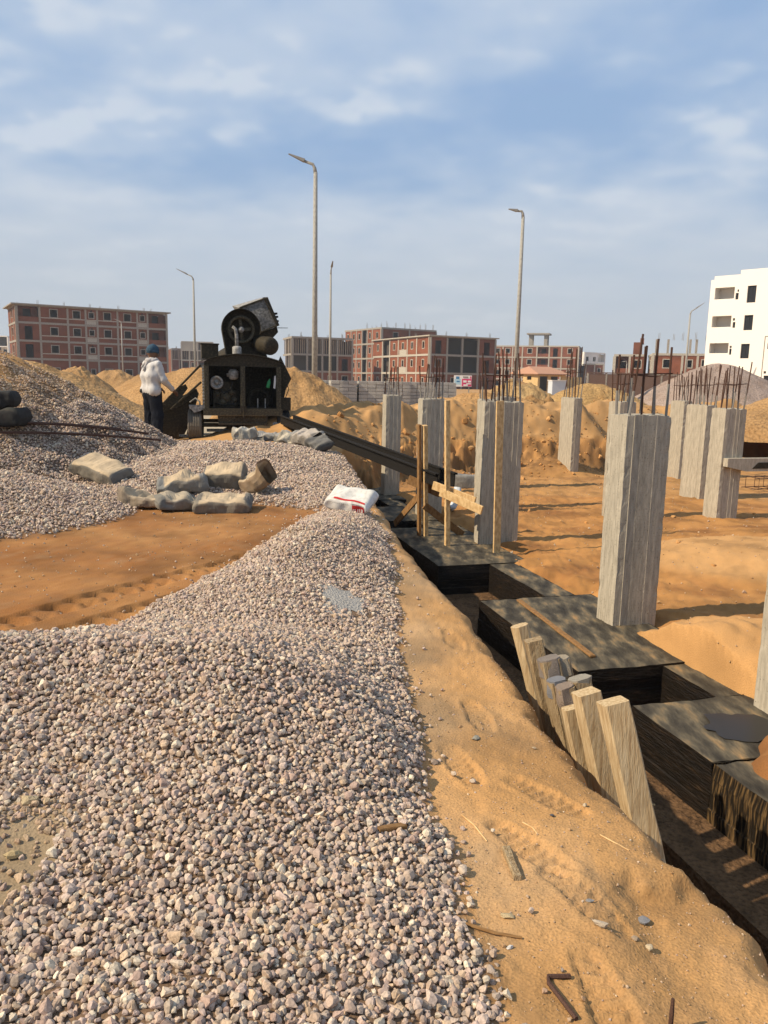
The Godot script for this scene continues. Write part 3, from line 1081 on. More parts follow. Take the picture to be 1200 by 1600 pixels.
func columns():
	column("tallest looking cast concrete column, closest whole one, rising from the bitumen-coated pad", 3.40, 5.24, 0.40, 0.25, 0.975, 4, 2, 0.56, 1)
	column("wide concrete column with a long pale timber prop standing against its front", 3.55, 8.40, 0.50, 0.19, 0.98, 5, 2, 0.55, 2)
	column("concrete column behind the timber trestle and the chute", 3.45, 10.40, 0.34, 0.22, 0.955, 4, 2, 0.55, 3)
	column("slim concrete column behind the long steel chute, in front of the sand wall", 3.49, 12.45, 0.27, 0.24, 0.96, 3, 2, 0.5, 4)
	column("lone slim concrete column before the tall smooth sand heap", 8.15, 14.55, 0.20, 0.57, 0.92, 2, 5, 0.95, 5)
	column("concrete column farthest back of the three standing close together", 10.17, 13.67, 0.20, 0.45, 0.91, 2, 5, 0.55, 6)
	column("middle one of three concrete columns standing close together, long side lit", 8.67, 11.05, 0.20, 0.545, 0.90, 2, 6, 0.60, 7)
	column("concrete column mostly hidden behind the closest whole column", 6.10, 9.60, 0.26, 0.30, 0.97, 3, 2, 0.45, 8)
	column("cut-off concrete column at the edge of the picture, standing on the closest pad", 3.40, 3.42, 0.5, 0.25, 0.97, 4, 2, 0.5, 9)
	column("concrete column hidden behind the propped wide one, its bars showing above it, nearer of two", 4.52, 10.75, 0.28, 0.25, 0.95, 3, 2, 0.5, 11)
	column("concrete column hidden behind the propped wide one, its bars showing above it, farther of two", 5.76, 12.90, 0.28, 0.25, 0.95, 3, 2, 0.5, 12)
	var g = column("concrete column carrying a horizontal precast ledge halfway up", 7.64, 9.33, 0.36, 0.31, 0.90, 4, 3, 0.62, 10)
	var st := mb()
	plate(st, [Vector2(0.03, 0.20), Vector2(0.03, 0.08), Vector2(0.36, 0.01), Vector2(1.7, 0.015), Vector2(1.7, 0.20)], 0.004, 0.10)
	obj("ledge", st, M.concrete, g)
	st = mb()
	plate(st, [Vector2(0.55, 0.14), Vector2(0.45, 0.05), Vector2(1.7, 0.05), Vector2(1.7, 0.14)], 0.104, 0.108)
	obj("ledge_recess_shade", st, M.iron_dark, g)  # dark plate on the ledge front, painting the shade of a recess
	# the grid of a low reinforcement cage behind it
	var cage := thing("rebar_cage", "low rusty reinforcement cage lying on the sand past the ledge column", "rebar", Vector3(6.8, -0.70, -14.3), 0.35)
	for k in 4:
		st = mb()
		var y := 0.05 if k < 2 else 0.24
		var z := 0.15 if k % 2 else -0.15
		tube(st, [Vector3(0, y, z), Vector3(3.2, y, z)], [0.008], 5)
		obj("long_bar", st, M.rebar, cage)
	for k in 14:
		st = mb()
		var x := 0.1 + k * 0.22
		tube(st, [Vector3(x, 0.04, -0.16), Vector3(x, 0.25, -0.16), Vector3(x, 0.25, 0.16), Vector3(x, 0.04, 0.16), Vector3(x, 0.04, -0.16)], [0.006], 5)
		obj("stirrup", st, M.rebar, cage)

# ---------- timber ----------
func trestle_and_chute():
	var t := thing("timber_trestle", "rough timber trestle holding up the end of the steel chute", "trestle")
	var parts := [["post", Vector3(0.45, -0.73, -9.54), Vector3(0.41, 0.68, -9.40), 0.035, 0.08, M.board_brown], ["post", Vector3(0.53, -0.73, -9.52), Vector3(0.475, 0.675, -9.38), 0.05, 0.08, M.board], ["post", Vector3(0.76, -0.73, -8.95), Vector3(0.70, 0.99, -8.90), 0.055, 0.055, M.board],
		["cross_board", Vector3(0.30, -0.02, -9.62), Vector3(0.70, -0.17, -9.47), 0.11, 0.025, M.board_brown], ["side_board", Vector3(0.58, -0.02, -9.10), Vector3(1.05, -0.155, -8.78), 0.10, 0.03, M.board], ["side_board", Vector3(0.66, -0.08, -8.97), Vector3(1.11, -0.23, -8.60), 0.10, 0.03, M.board], ["brace", Vector3(0.50, -0.32, -9.44), Vector3(1.01, -0.72, -9.64), 0.09, 0.025, M.board_brown], ["brace", Vector3(0.46, -0.2, -9.6), Vector3(0.15, -0.72, -10.3), 0.09, 0.025, M.board_brown]]
	for p in parts:
		var st := mb()
		var side := Vector3.UP if p[0] != "post" else EU
		bar(st, p[1], p[2], p[3], p[4], side, 0.003, 0.002, 6)
		obj(p[0], st, p[5], t)
	var st := mb()
	bar(st, Vector3(1.30, -0.73, -8.62), Vector3(1.245, 1.005, -8.50), 0.085, 0.03, EU, 0.003, 0.002, 8)
	tag(obj("timber_prop", st, M.board), "long pale timber prop upright against the wide column", "timber")
	# chute: an open steel trough from the mixer down to the trestle
	var c := thing("steel_chute", "long dark steel trough running from the mixer down to the trestle", "chute")
	var p0 := Vector3(-1.85, 0.42, -14.45)
	var p1 := Vector3(0.74, 0.005, -9.20)
	var ax := (p1 - p0).normalized()
	var sd := ax.cross(Vector3.UP).normalized()
	var up := sd.cross(ax).normalized()
	for q in [[-0.12, 0.02], [0.12, 0.02]]:
		st = mb()
		bar(st, p0 + sd * q[0] + up * q[1], p1 + sd * q[0] + up * q[1], 0.15, 0.010, up, 0.002, 0.003, 14)
		var o := obj("side_wall", st, M.chute, c)
		st = mb()
		bar(st, p0 + sd * q[0] * 1.08 + up * 0.10, p1 + sd * q[0] * 1.08 + up * 0.10, 0.022, 0.05, up, 0.002)
		obj("lip", st, M.chute, o)
	st = mb()
	bar(st, p0 - up * 0.045, p1 - up * 0.045, 0.23, 0.010, sd, 0.002, 0.003, 14)
	obj("floor_plate", st, M.chute, c)
	st = mb()
	bar(st, p0.lerp(p1, 0.06) - up * 0.06 - Vector3(0, 0, 0), p0.lerp(p1, 0.06) - Vector3(0.0, 0.52, 0), 0.05, 0.05, sd, 0.004)
	obj("support_leg", st, M.chute, c)

func stakes():
	var defs := [
		[Vector3(0.62, 0.115, -3.27), 0.072, "round-topped pale timber stake, farthest along the trench edge", M.timber, 0.0],
		[Vector3(0.65, 0.105, -3.11), 0.070, "weathered timber stake second from the far end of the trench stakes", M.timber_grey, 0.0],
		[Vector3(0.685, 0.07, -2.97), 0.078, "squared stake with a reddish and green stained cement cap", M.timber_grey, 0.012],
		[Vector3(0.735, 0.065, -2.99), 0.072, "stake with a pale chipped top tucked behind the stained one", M.timber_grey, 0.010],
		[Vector3(0.692, 0.035, -2.84), 0.068, "stake whose rounded head is crusted with speckled concrete", M.timber_grey, 0.016],
		[Vector3(0.705, 0.045, -2.75), 0.066, "stake with pale cement crumbs around its chipped top", M.timber_grey, 0.014],
		[Vector3(0.765, 0.065, -2.78), 0.070, "stake with a blue-grey lump of concrete on its head", M.timber_grey, 0.016],
		[Vector3(0.695, 0.02, -2.62), 0.055, "shortest slim stake, between the crusted ones and the clean ones", M.timber, 0.0],
		[Vector3(0.725, 0.115, -2.54), 0.082, "clean orange-tinted square stake, second closest to the camera", M.timber, 0.0],
		[Vector3(0.768, 0.155, -2.37), 0.086, "clean square timber stake with saw marks, closest to the camera", M.timber, 0.0]]
	var i := 0
	for s in defs:
		var o := thing("timber_stake", s[2], "stake", Vector3.ZERO, 0.0, "timber stakes leaning on the trench bank")
		var top: Vector3 = s[0] + Vector3(-0.01, 0.03, 0.0)
		var dir := Vector3(0.27 + rng.randfn() * 0.02, -1.0, 0.10 + rng.randfn() * 0.03).normalized()
		var foot := top + dir * ((top.y + 1.22) / -dir.y)
		var st := mb()
		var side := Vector3(1, 0, -0.12 + rng.randfn() * 0.05)
		bar(st, foot, top, s[1], s[1] * 0.9, side, 0.016 if i == 0 else 0.005, 0.0035, 22)
		obj("shank", st, s[3], o)
		if s[4] > 0.0:
			var cap := mb()
			bar(cap, top + dir * 0.065, top - dir * 0.006, s[1] * 1.05, s[1] * 0.96, side, s[1] * 0.22, s[4] * 0.8, 9)
			obj("cement_crust", cap, mat([Color(0.42, 0.33, 0.26), Color(0.50, 0.46, 0.38), Color(0.36, 0.31, 0.27), Color(0.52, 0.45, 0.34), Color(0.33, 0.34, 0.37)][i % 5], 0.95, M.fine, Vector3.ONE * 12.0, M.bump, 0.6), o)
		i += 1

# ---------- mixer ----------
func mixer():
	var m := thing("concrete_mixer", "old dark green-grey concrete mixer on wheels with engine cabin and raised skip", "mixer", Vector3(-2.66, 0, -14.45), TH)
	var st := mb()
	box(st, Vector3(0, 0.565, -0.03), Vector3(1.46, 0.13, 0.10))
	box(st, Vector3(0, 0.565, -1.17), Vector3(1.46, 0.13, 0.10))
	for x in [-0.69, 0.69]:
		box(st, Vector3(x, 0.565, -0.60), Vector3(0.08, 0.12, 1.04))
	obj("chassis_frame", st, M.iron, m)
	st = mb()
	plate(st, [Vector2(-0.47, 0.495), Vector2(-0.45, 0.35), Vector2(0.44, 0.35), Vector2(0.46, 0.495)], -0.07, -0.045)
	box(st, Vector3(0, 0.345, -0.04), Vector3(0.92, 0.035, 0.06))
	obj("front_apron", st, M.iron, m)
	st = mb()
	plate(st, [Vector2(-0.10, 0.49), Vector2(-0.20, 0.40), Vector2(0.0, 0.36), Vector2(0.22, 0.41), Vector2(0.10, 0.49)], -0.043, -0.03)
	box(st, Vector3(0, 0.62, 0.035), Vector3(0.10, 0.12, 0.05))
	cyl(st, Vector3(0.0, 0.62, 0.06), Vector3(0.0, 0.47, 0.07), 0.012, 0.010, 8)
	obj("tow_hook", st, M.iron_dark, m)
	# cabin
	for x in [-0.66, -0.005, 0.66]:
		st = mb()
		bar(st, Vector3(x, 0.63, -0.02), Vector3(x, 1.41, -0.02), 0.085, 0.06, Vector3.RIGHT, 0.006, 0.002, 6)
		obj("cabin_post", st, M.iron, m)
	st = mb()
	var arc := []
	for i in 15:
		var t := -1.0 + i / 7.0
		arc.append(Vector2(0.74 * t, 1.50 + 0.135 * (1.0 - t * t)))
	var head := [Vector2(0.70, 1.40), Vector2(-0.70, 1.40)]
	head.reverse()
	for i in 15:
		var q: Vector2 = arc[14 - i]
		head.append(Vector2(clampf(q.x, -0.70, 0.70), q.y - 0.02))
	plate(st, head, -0.045, -0.012)
	obj("roof_header", st, M.iron_dark, m)
	st = mb()
	for i in 14:
		var a: Vector2 = arc[i]
		var b: Vector2 = arc[i + 1]
		hexa(st, [Vector3(a.x, a.y - 0.012, 0.05), Vector3(b.x, b.y - 0.012, 0.05), Vector3(b.x, b.y - 0.012, -1.2), Vector3(a.x, a.y - 0.012, -1.2), Vector3(a.x, a.y, 0.05), Vector3(b.x, b.y, 0.05), Vector3(b.x, b.y, -1.2), Vector3(a.x, a.y, -1.2)])
	obj("roof", st, M.iron, m)
	st = mb()
	box(st, Vector3(0, 1.02, -1.18), Vector3(1.36, 0.80, 0.015))
	box(st, Vector3(0.685, 1.02, -0.60), Vector3(0.012, 0.80, 1.14))
	box(st, Vector3(-0.685, 1.02, -0.66), Vector3(0.012, 0.80, 1.02))
	box(st, Vector3(0, 0.635, -0.6), Vector3(1.34, 0.012, 1.1))
	box(st, Vector3(0, 1.42, -0.6), Vector3(1.34, 0.012, 1.1))
	obj("cabin_panels", st, M.iron_dark, m)
	for k in 13:
		st = mb()
		box(st, Vector3(-0.715, 0.68 + k * 0.058, -0.09), Vector3(0.035, 0.03, 0.16), Basis(Vector3.BACK, 0.5))
		obj("louvre", st, M.iron_pale, m)
	# engine in the cabin
	var en := Node3D.new()
	en.name = "engine"
	m.add_child(en)
	st = mb()
	box(st, Vector3(-0.32, 0.80, -0.45), Vector3(0.42, 0.30, 0.5))
	box(st, Vector3(-0.30, 1.02, -0.45), Vector3(0.28, 0.18, 0.42))
	obj("engine_block", st, M.iron_dark, en)
	st = mb(true)
	lathe(st, Vector3(-0.47, 1.10, -0.22), Vector3(0, 0, 1), [Vector2(0.0, 0.10), Vector2(0.03, 0.10), Vector2(0.035, 0.05), Vector2(0.07, 0.045), Vector2(0.08, 0.08), Vector2(0.115, 0.09), Vector2(0.125, 0.05), Vector2(0.125, 0.0), Vector2(0.0, 0.0)], 22)
	obj("engine_pulley", st, M.iron_pale, en)
	st = mb(true)
	lathe(st, Vector3(-0.16, 1.16, -0.2), Vector3(0, 1, 0.15), [Vector2(0.0, 0.0), Vector2(0.07, 0.01), Vector2(0.09, 0.05), Vector2(0.09, 0.16), Vector2(0.06, 0.19), Vector2(0.0, 0.20)], 16)
	cyl(st, Vector3(-0.28, 1.24, -0.22), Vector3(-0.14, 1.26, -0.2), 0.035, 0.035, 10)
	obj("air_filter", st, M.iron_pale, en)
	st = mb(true)
	for q in [[Vector3(-0.30, 0.84, -0.18), 0.10], [Vector3(-0.36, 0.74, -0.18), 0.075], [Vector3(-0.20, 0.92, -0.18), 0.055], [Vector3(-0.14, 0.78, -0.2), 0.05], [Vector3(-0.46, 0.88, -0.2), 0.05]]:
		lathe(st, q[0], Vector3(0.1, 0.1, 1), [Vector2(0.0, 0.05), Vector2(q[1] * 0.4, 0.05), Vector2(q[1] * 0.7, 0.02), Vector2(q[1], 0.0), Vector2(q[1], -0.08), Vector2(0.0, -0.08)], 14)
	obj("gear_casing", st, M.iron, en)
	st = mb(true)
	tube(st, [Vector3(-0.42, 1.0, -0.16), Vector3(-0.35, 0.9, -0.12), Vector3(-0.22, 0.98, -0.13), Vector3(-0.18, 1.12, -0.16)], [0.012], 7)
	obj("hose", st, M.black, en)
	st = mb(true)
	tube(st, [Vector3(-0.5, 0.72, -0.16), Vector3(-0.34, 0.68, -0.12), Vector3(-0.15, 0.72, -0.14)], [0.014], 7)
	obj("hose", st, M.black, en)
	st = mb(true)
	lathe(st, Vector3(0.34, 0.78, -0.5), Vector3(0, 0, 1), [Vector2(0.16, 0.0), Vector2(0.19, 0.03), Vector2(0.22, 0.0), Vector2(0.22, -0.05), Vector2(0.16, -0.05), Vector2(0.16, 0.0)], 26)
	obj("flywheel", st, M.iron_dark, m)
	for x in [0.28, 0.42]:
		st = mb()
		box(st, Vector3(x, 0.73, -0.12), Vector3(0.018, 0.18, 0.02))
		obj("battery_bracket", st, M.iron_pale, m)
	st = mb(true)
	lathe(st, Vector3(0.46, 1.02, -0.06), Vector3(0.25, 1, 0), [Vector2(0.0, 0.0), Vector2(0.03, 0.0), Vector2(0.034, 0.02), Vector2(0.034, 0.11), Vector2(0.012, 0.15), Vector2(0.012, 0.17), Vector2(0.0, 0.17)], 12)
	obj("green_bottle", st, M.green, m)
	st = mb()
	plate(st, [Vector2(0.585, 1.24), Vector2(0.565, 1.02), Vector2(0.60, 1.0), Vector2(0.615, 1.15), Vector2(0.61, 1.25)], -0.05, -0.042)
	obj("white_rag", st, M.white_plain, m)
	# flared guard sheet on the far side
	st = mb()
	plate(st, [Vector2(0.70, 0.62), Vector2(0.78, 0.66), Vector2(0.84, 0.98), Vector2(0.95, 1.20), Vector2(0.90, 1.30), Vector2(0.74, 1.62), Vector2(0.70, 1.52)], -0.35, -0.335)
	box(st, Vector3(0.80, 0.72, -0.2), Vector3(0.20, 0.24, 0.25))
	obj("side_guard", st, M.iron_dark, m)
	st = mb(true)
	tube(st, [Vector3(0.80, 0.84, -0.08), Vector3(0.86, 1.0, -0.06), Vector3(0.82, 1.12, -0.08)], [0.008], 6)
	obj("crank_rod", st, M.iron_dark, m)
	# roof gear
	st = mb()
	box(st, Vector3(-0.58, 1.66, -0.35), Vector3(0.30, 0.25, 0.4))
	box(st, Vector3(-0.58, 1.80, -0.35), Vector3(0.33, 0.02, 0.43))
	obj("tool_box", st, M.iron_dark, m)
	st = mb(true)
	lathe(st, Vector3(0.54, 1.78, 0.02), Vector3(-0.45, 0.12, -1), [Vector2(0.0, -0.01), Vector2(0.03, -0.012), Vector2(0.10, -0.005), Vector2(0.15, 0.02), Vector2(0.165, 0.06), Vector2(0.165, 0.50), Vector2(0.13, 0.55), Vector2(0.0, 0.56)], 26)
	var tank := obj("fuel_tank", st, M.iron_dark, m)
	st = mb()
	cyl(st, Vector3(0.50, 1.93, -0.1), Vector3(0.50, 1.975, -0.1), 0.03, 0.028, 10)
	obj("filler_cap", st, M.iron_dark, tank)
	st = mb(true)
	lathe(st, Vector3(-0.10, 1.62, -0.06), Vector3.UP, [Vector2(0.085, 0.0), Vector2(0.085, 0.13), Vector2(0.06, 0.15), Vector2(0.035, 0.15)], 16)
	tube(st, [Vector3(-0.10, 1.74, -0.06), Vector3(-0.105, 1.98, -0.06), Vector3(-0.125, 2.08, -0.06), Vector3(-0.18, 2.12, -0.06)], [0.034, 0.032, 0.030, 0.028], 10)
	obj("exhaust_pipe", st, M.iron_pale, m)
	# belt wheel and its guard
	st = mb()
	var outl := []
	for i in 21:
		var t := -0.25 + (PI + 0.5) * i / 20.0
		outl.append(Vector2(0.0 + 0.36 * cos(t), 2.10 + 0.36 * sin(t)))
	outl.append(Vector2(-0.28, 1.62))
	outl.append(Vector2(0.50, 1.60))
	plate(st, outl, -0.42, -0.40)
	obj("belt_guard_back", st, M.iron_dark, m)
	st = mb()
	for i in outl.size() - 2:
		var a: Vector2 = outl[i]
		var b: Vector2 = outl[i + 1]
		quad(st, Vector3(a.x, a.y, -0.41), Vector3(b.x, b.y, -0.41), Vector3(b.x, b.y, -0.20), Vector3(a.x, a.y, -0.20))
		var ai := Vector2(0, 2.10) + (a - Vector2(0, 2.10)) * 0.965
		var bi := Vector2(0, 2.10) + (b - Vector2(0, 2.10)) * 0.965
		quad(st, Vector3(ai.x, ai.y, -0.205), Vector3(bi.x, bi.y, -0.205), Vector3(b.x, b.y, -0.20), Vector3(a.x, a.y, -0.20))
	obj("belt_guard_rim", st, M.iron_dark, m)
	var wh := Node3D.new()
	wh.name = "belt_wheel"
	m.add_child(wh)
	st = mb(true)
	lathe(st, Vector3(0.0, 2.08, -0.30), Vector3(0, 0, 1), [Vector2(0.20, -0.05), Vector2(0.255, -0.05), Vector2(0.255, 0.05), Vector2(0.24, 0.07), Vector2(0.20, 0.05), Vector2(0.20, -0.05)], 30)
	obj("rim", st, M.iron, wh)
	st = mb(true)
	lathe(st, Vector3(0.0, 2.08, -0.30), Vector3(0, 0, 1), [Vector2(0.0, 0.09), Vector2(0.045, 0.09), Vector2(0.055, 0.05), Vector2(0.055, -0.05), Vector2(0.0, -0.05)], 16)
	obj("hub", st, M.iron_pale, wh)
	for k in 4:
		st = mb()
		var t := TAU * k / 4.0 + 0.1
		bar(st, Vector3(0.04 * cos(t), 2.08 + 0.04 * sin(t), -0.29), Vector3(0.21 * cos(t), 2.08 + 0.21 * sin(t), -0.29), 0.06, 0.03, Vector3(-sin(t), cos(t), 0), 0.006)
		obj("spoke", st, M.iron, wh)
	# raised skip: a sheet-steel hopper with creased sides and a dark rim
	var sk := Node3D.new()
	sk.name = "raised_skip"
	m.add_child(sk)
	st = mb()
	var f := [Vector3(0.0, 2.50, -0.55), Vector3(0.47, 2.69, -0.55), Vector3(0.70, 2.20, -0.50), Vector3(0.30, 2.02, -0.50)]
	var bk := [Vector3(-0.09, 2.58, -1.15), Vector3(0.47, 2.76, -1.15), Vector3(0.70, 2.20, -1.10), Vector3(0.28, 2.0, -1.10)]
	var ctr := Vector3(0.345, 2.36, -0.50)
	for i in 4:
		tri(st, f[i], ctr + (f[i] + f[(i + 1) % 4]) * 0.02 - ctr * 0.04, f[(i + 1) % 4])
	for i in 4:
		tri(st, f[i], f[(i + 1) % 4], ctr)
	quad(st, f[0], f[1], bk[1], bk[0])
	quad(st, f[3], f[0], bk[0], bk[3])
	quad(st, bk[0], bk[1], bk[2], bk[3])
	obj("hopper_sheet", st, M.iron_pale, sk)
	for i in 4:
		st = mb()
		bar(st, f[i] + Vector3(0, 0, 0.012), f[(i + 1) % 4] + Vector3(0, 0, 0.012), 0.035, 0.03, Vector3.BACK, 0.004)
		obj("edge_strip", st, M.iron if i != 1 else M.iron_dark, sk)
	st = mb()
	hexa(st, [Vector3(0.70, 2.19, -0.48), Vector3(0.745, 2.20, -0.48), Vector3(0.745, 2.20, -1.12), Vector3(0.70, 2.19, -1.12), Vector3(0.49, 2.70, -0.53), Vector3(0.53, 2.72, -0.53), Vector3(0.53, 2.78, -1.17), Vector3(0.49, 2.76, -1.17)])
	obj("rim_plate", st, M.iron_dark, sk)
	st = mb()
	plate(st, [Vector2(0.30, 2.01), Vector2(0.71, 2.185), Vector2(0.735, 2.08), Vector2(0.60, 1.93), Vector2(0.47, 1.78), Vector2(0.40, 1.62), Vector2(0.34, 1.62), Vector2(0.40, 1.85), Vector2(0.30, 1.90)], -0.75, -0.60)
	obj("skip_arm", st, M.iron_dark, sk)
	for q in [Vector3(0.70, 2.42, -0.6), Vector3(0.715, 2.36, -0.6), Vector3(0.725, 2.28, -0.6)]:
		st = mb()
		cyl(st, q - Vector3(0.04, 0, 0), q + Vector3(0.02, 0.01, 0), 0.025, 0.018, 8)
		obj("hinge_bolt", st, M.black, sk)
	st = mb()
	cyl(st, Vector3(0.72, 2.16, -0.6), Vector3(0.92, 2.165, -0.6), 0.007, 0.006, 6)
	obj("tip_rod", st, M.iron_dark, sk)
	# mixing drum behind the cabin
	st = mb(true)
	lathe(st, Vector3(0.05, 1.15, -1.25), Vector3(0, 0.25, -1), [Vector2(0.35, 0.0), Vector2(0.55, 0.2), Vector2(0.58, 0.6), Vector2(0.45, 0.95), Vector2(0.30, 1.05)], 28)
	obj("drum", st, M.iron_dark, m)
	# wheels
	for q in [[-0.86, -0.28, true], [0.76, -0.28, false], [-0.80, -1.75, true], [0.76, -1.75, false]]:
		var w := Node3D.new()
		w.name = "wheel"
		m.add_child(w, true)
		w.position = Vector3(q[0], 0.31, q[1])
		if q[2] and q[1] > -1.0:
			w.rotation.y = -0.12
		st = mb(true)
		var pr := [Vector2(0.18, -0.10), Vector2(0.26, -0.13), Vector2(0.295, -0.115)]
		for k in 7:
			var y0 := -0.105 + k * 0.03
			pr.append_array([Vector2(0.308, y0), Vector2(0.308, y0 + 0.02), Vector2(0.296, y0 + 0.022), Vector2(0.296, y0 + 0.028)])
		pr.append_array([Vector2(0.295, 0.115), Vector2(0.26, 0.13), Vector2(0.18, 0.10)])
		lathe(st, Vector3.ZERO, Vector3.RIGHT, pr, 36)
		obj("tyre", st, M.tyre if q[2] else M.black_rubber, w)
		st = mb(true)
		lathe(st, Vector3.ZERO, Vector3.RIGHT, [Vector2(0.0, -0.08), Vector2(0.08, -0.08), Vector2(0.10, -0.04), Vector2(0.185, -0.09), Vector2(0.185, 0.09), Vector2(0.10, 0.04), Vector2(0.08, 0.08), Vector2(0.0, 0.08)], 24)
		obj("rim", st, M.iron, w)
	st = mb()
	cyl(st, Vector3(-0.86, 0.31, -0.28), Vector3(0.76, 0.31, -0.28), 0.04, 0.04, 10)
	cyl(st, Vector3(-0.80, 0.31, -1.75), Vector3(0.76, 0.31, -1.75), 0.04, 0.04, 10)
	box(st, Vector3(0, 0.5, -1.45), Vector3(1.2, 0.08, 0.8))
	obj("axle", st, M.iron_dark, m)
	st = mb()
	plate(st, [Vector2(-0.98, 0.68), Vector2(-0.97, 0.62), Vector2(-0.93, 0.60), Vector2(-0.90, 0.55), Vector2(-0.84, 0.56), Vector2(-0.70, 0.62), Vector2(-0.70, 0.68)], -0.30, 0.0)
	obj("mud_guard", st, M.iron_pale, m)
	st = mb(true)
	cyl(st, Vector3(0.60, 0.33, 0.0), Vector3(0.60, 0.33, -0.2), 0.055, 0.05, 14)
	obj("pipe_stub", st, M.iron_pale, m)
	# loading hopper on the worker's side
	var hp := Node3D.new()
	hp.name = "loading_hopper"
	m.add_child(hp)
	st = mb()
	plate(st, [Vector2(-1.50, 0.0), Vector2(-1.10, 0.02), Vector2(-0.96, 0.30), Vector2(-0.80, 0.80), Vector2(-0.90, 0.92), Vector2(-1.36, 0.70), Vector2(-1.58, 0.60), Vector2(-1.62, 0.50)], -0.75, -0.72)
	obj("hopper_face", st, M.iron_dark, hp)
	st = mb()
	hexa(st, [Vector3(-1.62, 0.50, -0.72), Vector3(-1.56, 0.47, -0.72), Vector3(-1.56, 0.47, -1.6), Vector3(-1.62, 0.50, -1.6), Vector3(-1.60, 0.62, -0.72), Vector3(-1.54, 0.60, -0.72), Vector3(-1.54, 0.60, -1.6), Vector3(-1.60, 0.62, -1.6)])
	plate(st, [Vector2(-1.50, 0.0), Vector2(-1.10, 0.02), Vector2(-0.80, 0.80), Vector2(-1.60, 0.55)], -1.62, -1.6)
	quad(st, Vector3(-1.62, 0.5, -0.75), Vector3(-1.50, 0.0, -0.75), Vector3(-1.50, 0.0, -1.6), Vector3(-1.62, 0.5, -1.6))
	obj("hopper_lip", st, M.iron, hp)
	for q in [[Vector3(-1.50, 0.62, -0.68), Vector3(-0.74, 1.42, -0.55)], [Vector3(-1.30, 0.58, -0.66), Vector3(-0.74, 1.10, -0.5)], [Vector3(-1.02, 0.05, -0.69), Vector3(-0.80, 0.90, -0.6)]]:
		st = mb()
		bar(st, q[0], q[1], 0.07, 0.04, Vector3(0, 0, 1), 0.005)
		obj("lift_rail", st, M.iron, hp)
	st = mb()
	plate(st, [Vector2(-1.44, 0.66), Vector2(-1.20, 0.96), Vector2(-1.02, 1.06), Vector2(-0.98, 0.98), Vector2(-1.08, 0.84), Vector2(-0.82, 0.98), Vector2(-0.78, 0.86), Vector2(-1.20, 0.60)], -0.66, -0.63)
	obj("slide_sheet", st, M.iron, hp)
	st = mb()
	plate(st, [Vector2(-1.60, 0.56), Vector2(-1.48, 0.50), Vector2(-0.88, 0.78), Vector2(-0.90, 0.86)], -0.71, -0.68)
	obj("edge_angle", st, M.iron, hp)
	st = mb(true)
	tube(st, [Vector3(-0.95, 0.72, -0.5), Vector3(-0.85, 0.80, -0.48), Vector3(-0.78, 0.74, -0.45), Vector3(-0.76, 0.62, -0.42)], [0.016], 7)
	obj("cable", st, M.iron_pale, hp)
	st = mb()
	box(st, Vector3(-0.98, 0.10, -0.42), Vector3(0.36, 0.035, 0.10), Basis(Vector3.UP, 0.2))
	box(st, Vector3(-0.40, 0.20, -0.45), Vector3(0.5, 0.05, 0.14))
	obj("step_board", st, M.iron_pale, m)

# ---------- worker ----------
func hand(side: float, wrist: Vector3, dir: Vector3) -> Array:
	var b := []
	var palm := wrist + dir * 0.045
	var ac := dir.cross(Vector3.UP).normalized() * side
	b.append([wrist, palm, 0.026, 0.03])
	b.append([palm - ac * 0.02, palm + ac * 0.02 + dir * 0.03, 0.018, 0.018])
	for k in 4:
		var root := palm + ac * (-0.027 + 0.018 * k) + dir * 0.035
		var l: float = [0.030, 0.036, 0.034, 0.026][k]
		var m := root + dir * l
		b.append([root, m, 0.0095, 0.009])
		b.append([m, m + (dir * 0.4 + Vector3.DOWN).normalized() * l, 0.009, 0.0085])
	var th := wrist + dir * 0.02 - ac * 0.03
	b.append([th, th + (dir - ac * 0.8).normalized() * 0.035, 0.012, 0.010])
	b.append([th + (dir - ac * 0.8).normalized() * 0.035, th + (dir - ac * 0.8).normalized() * 0.035 + dir * 0.028, 0.010, 0.009])
	return b

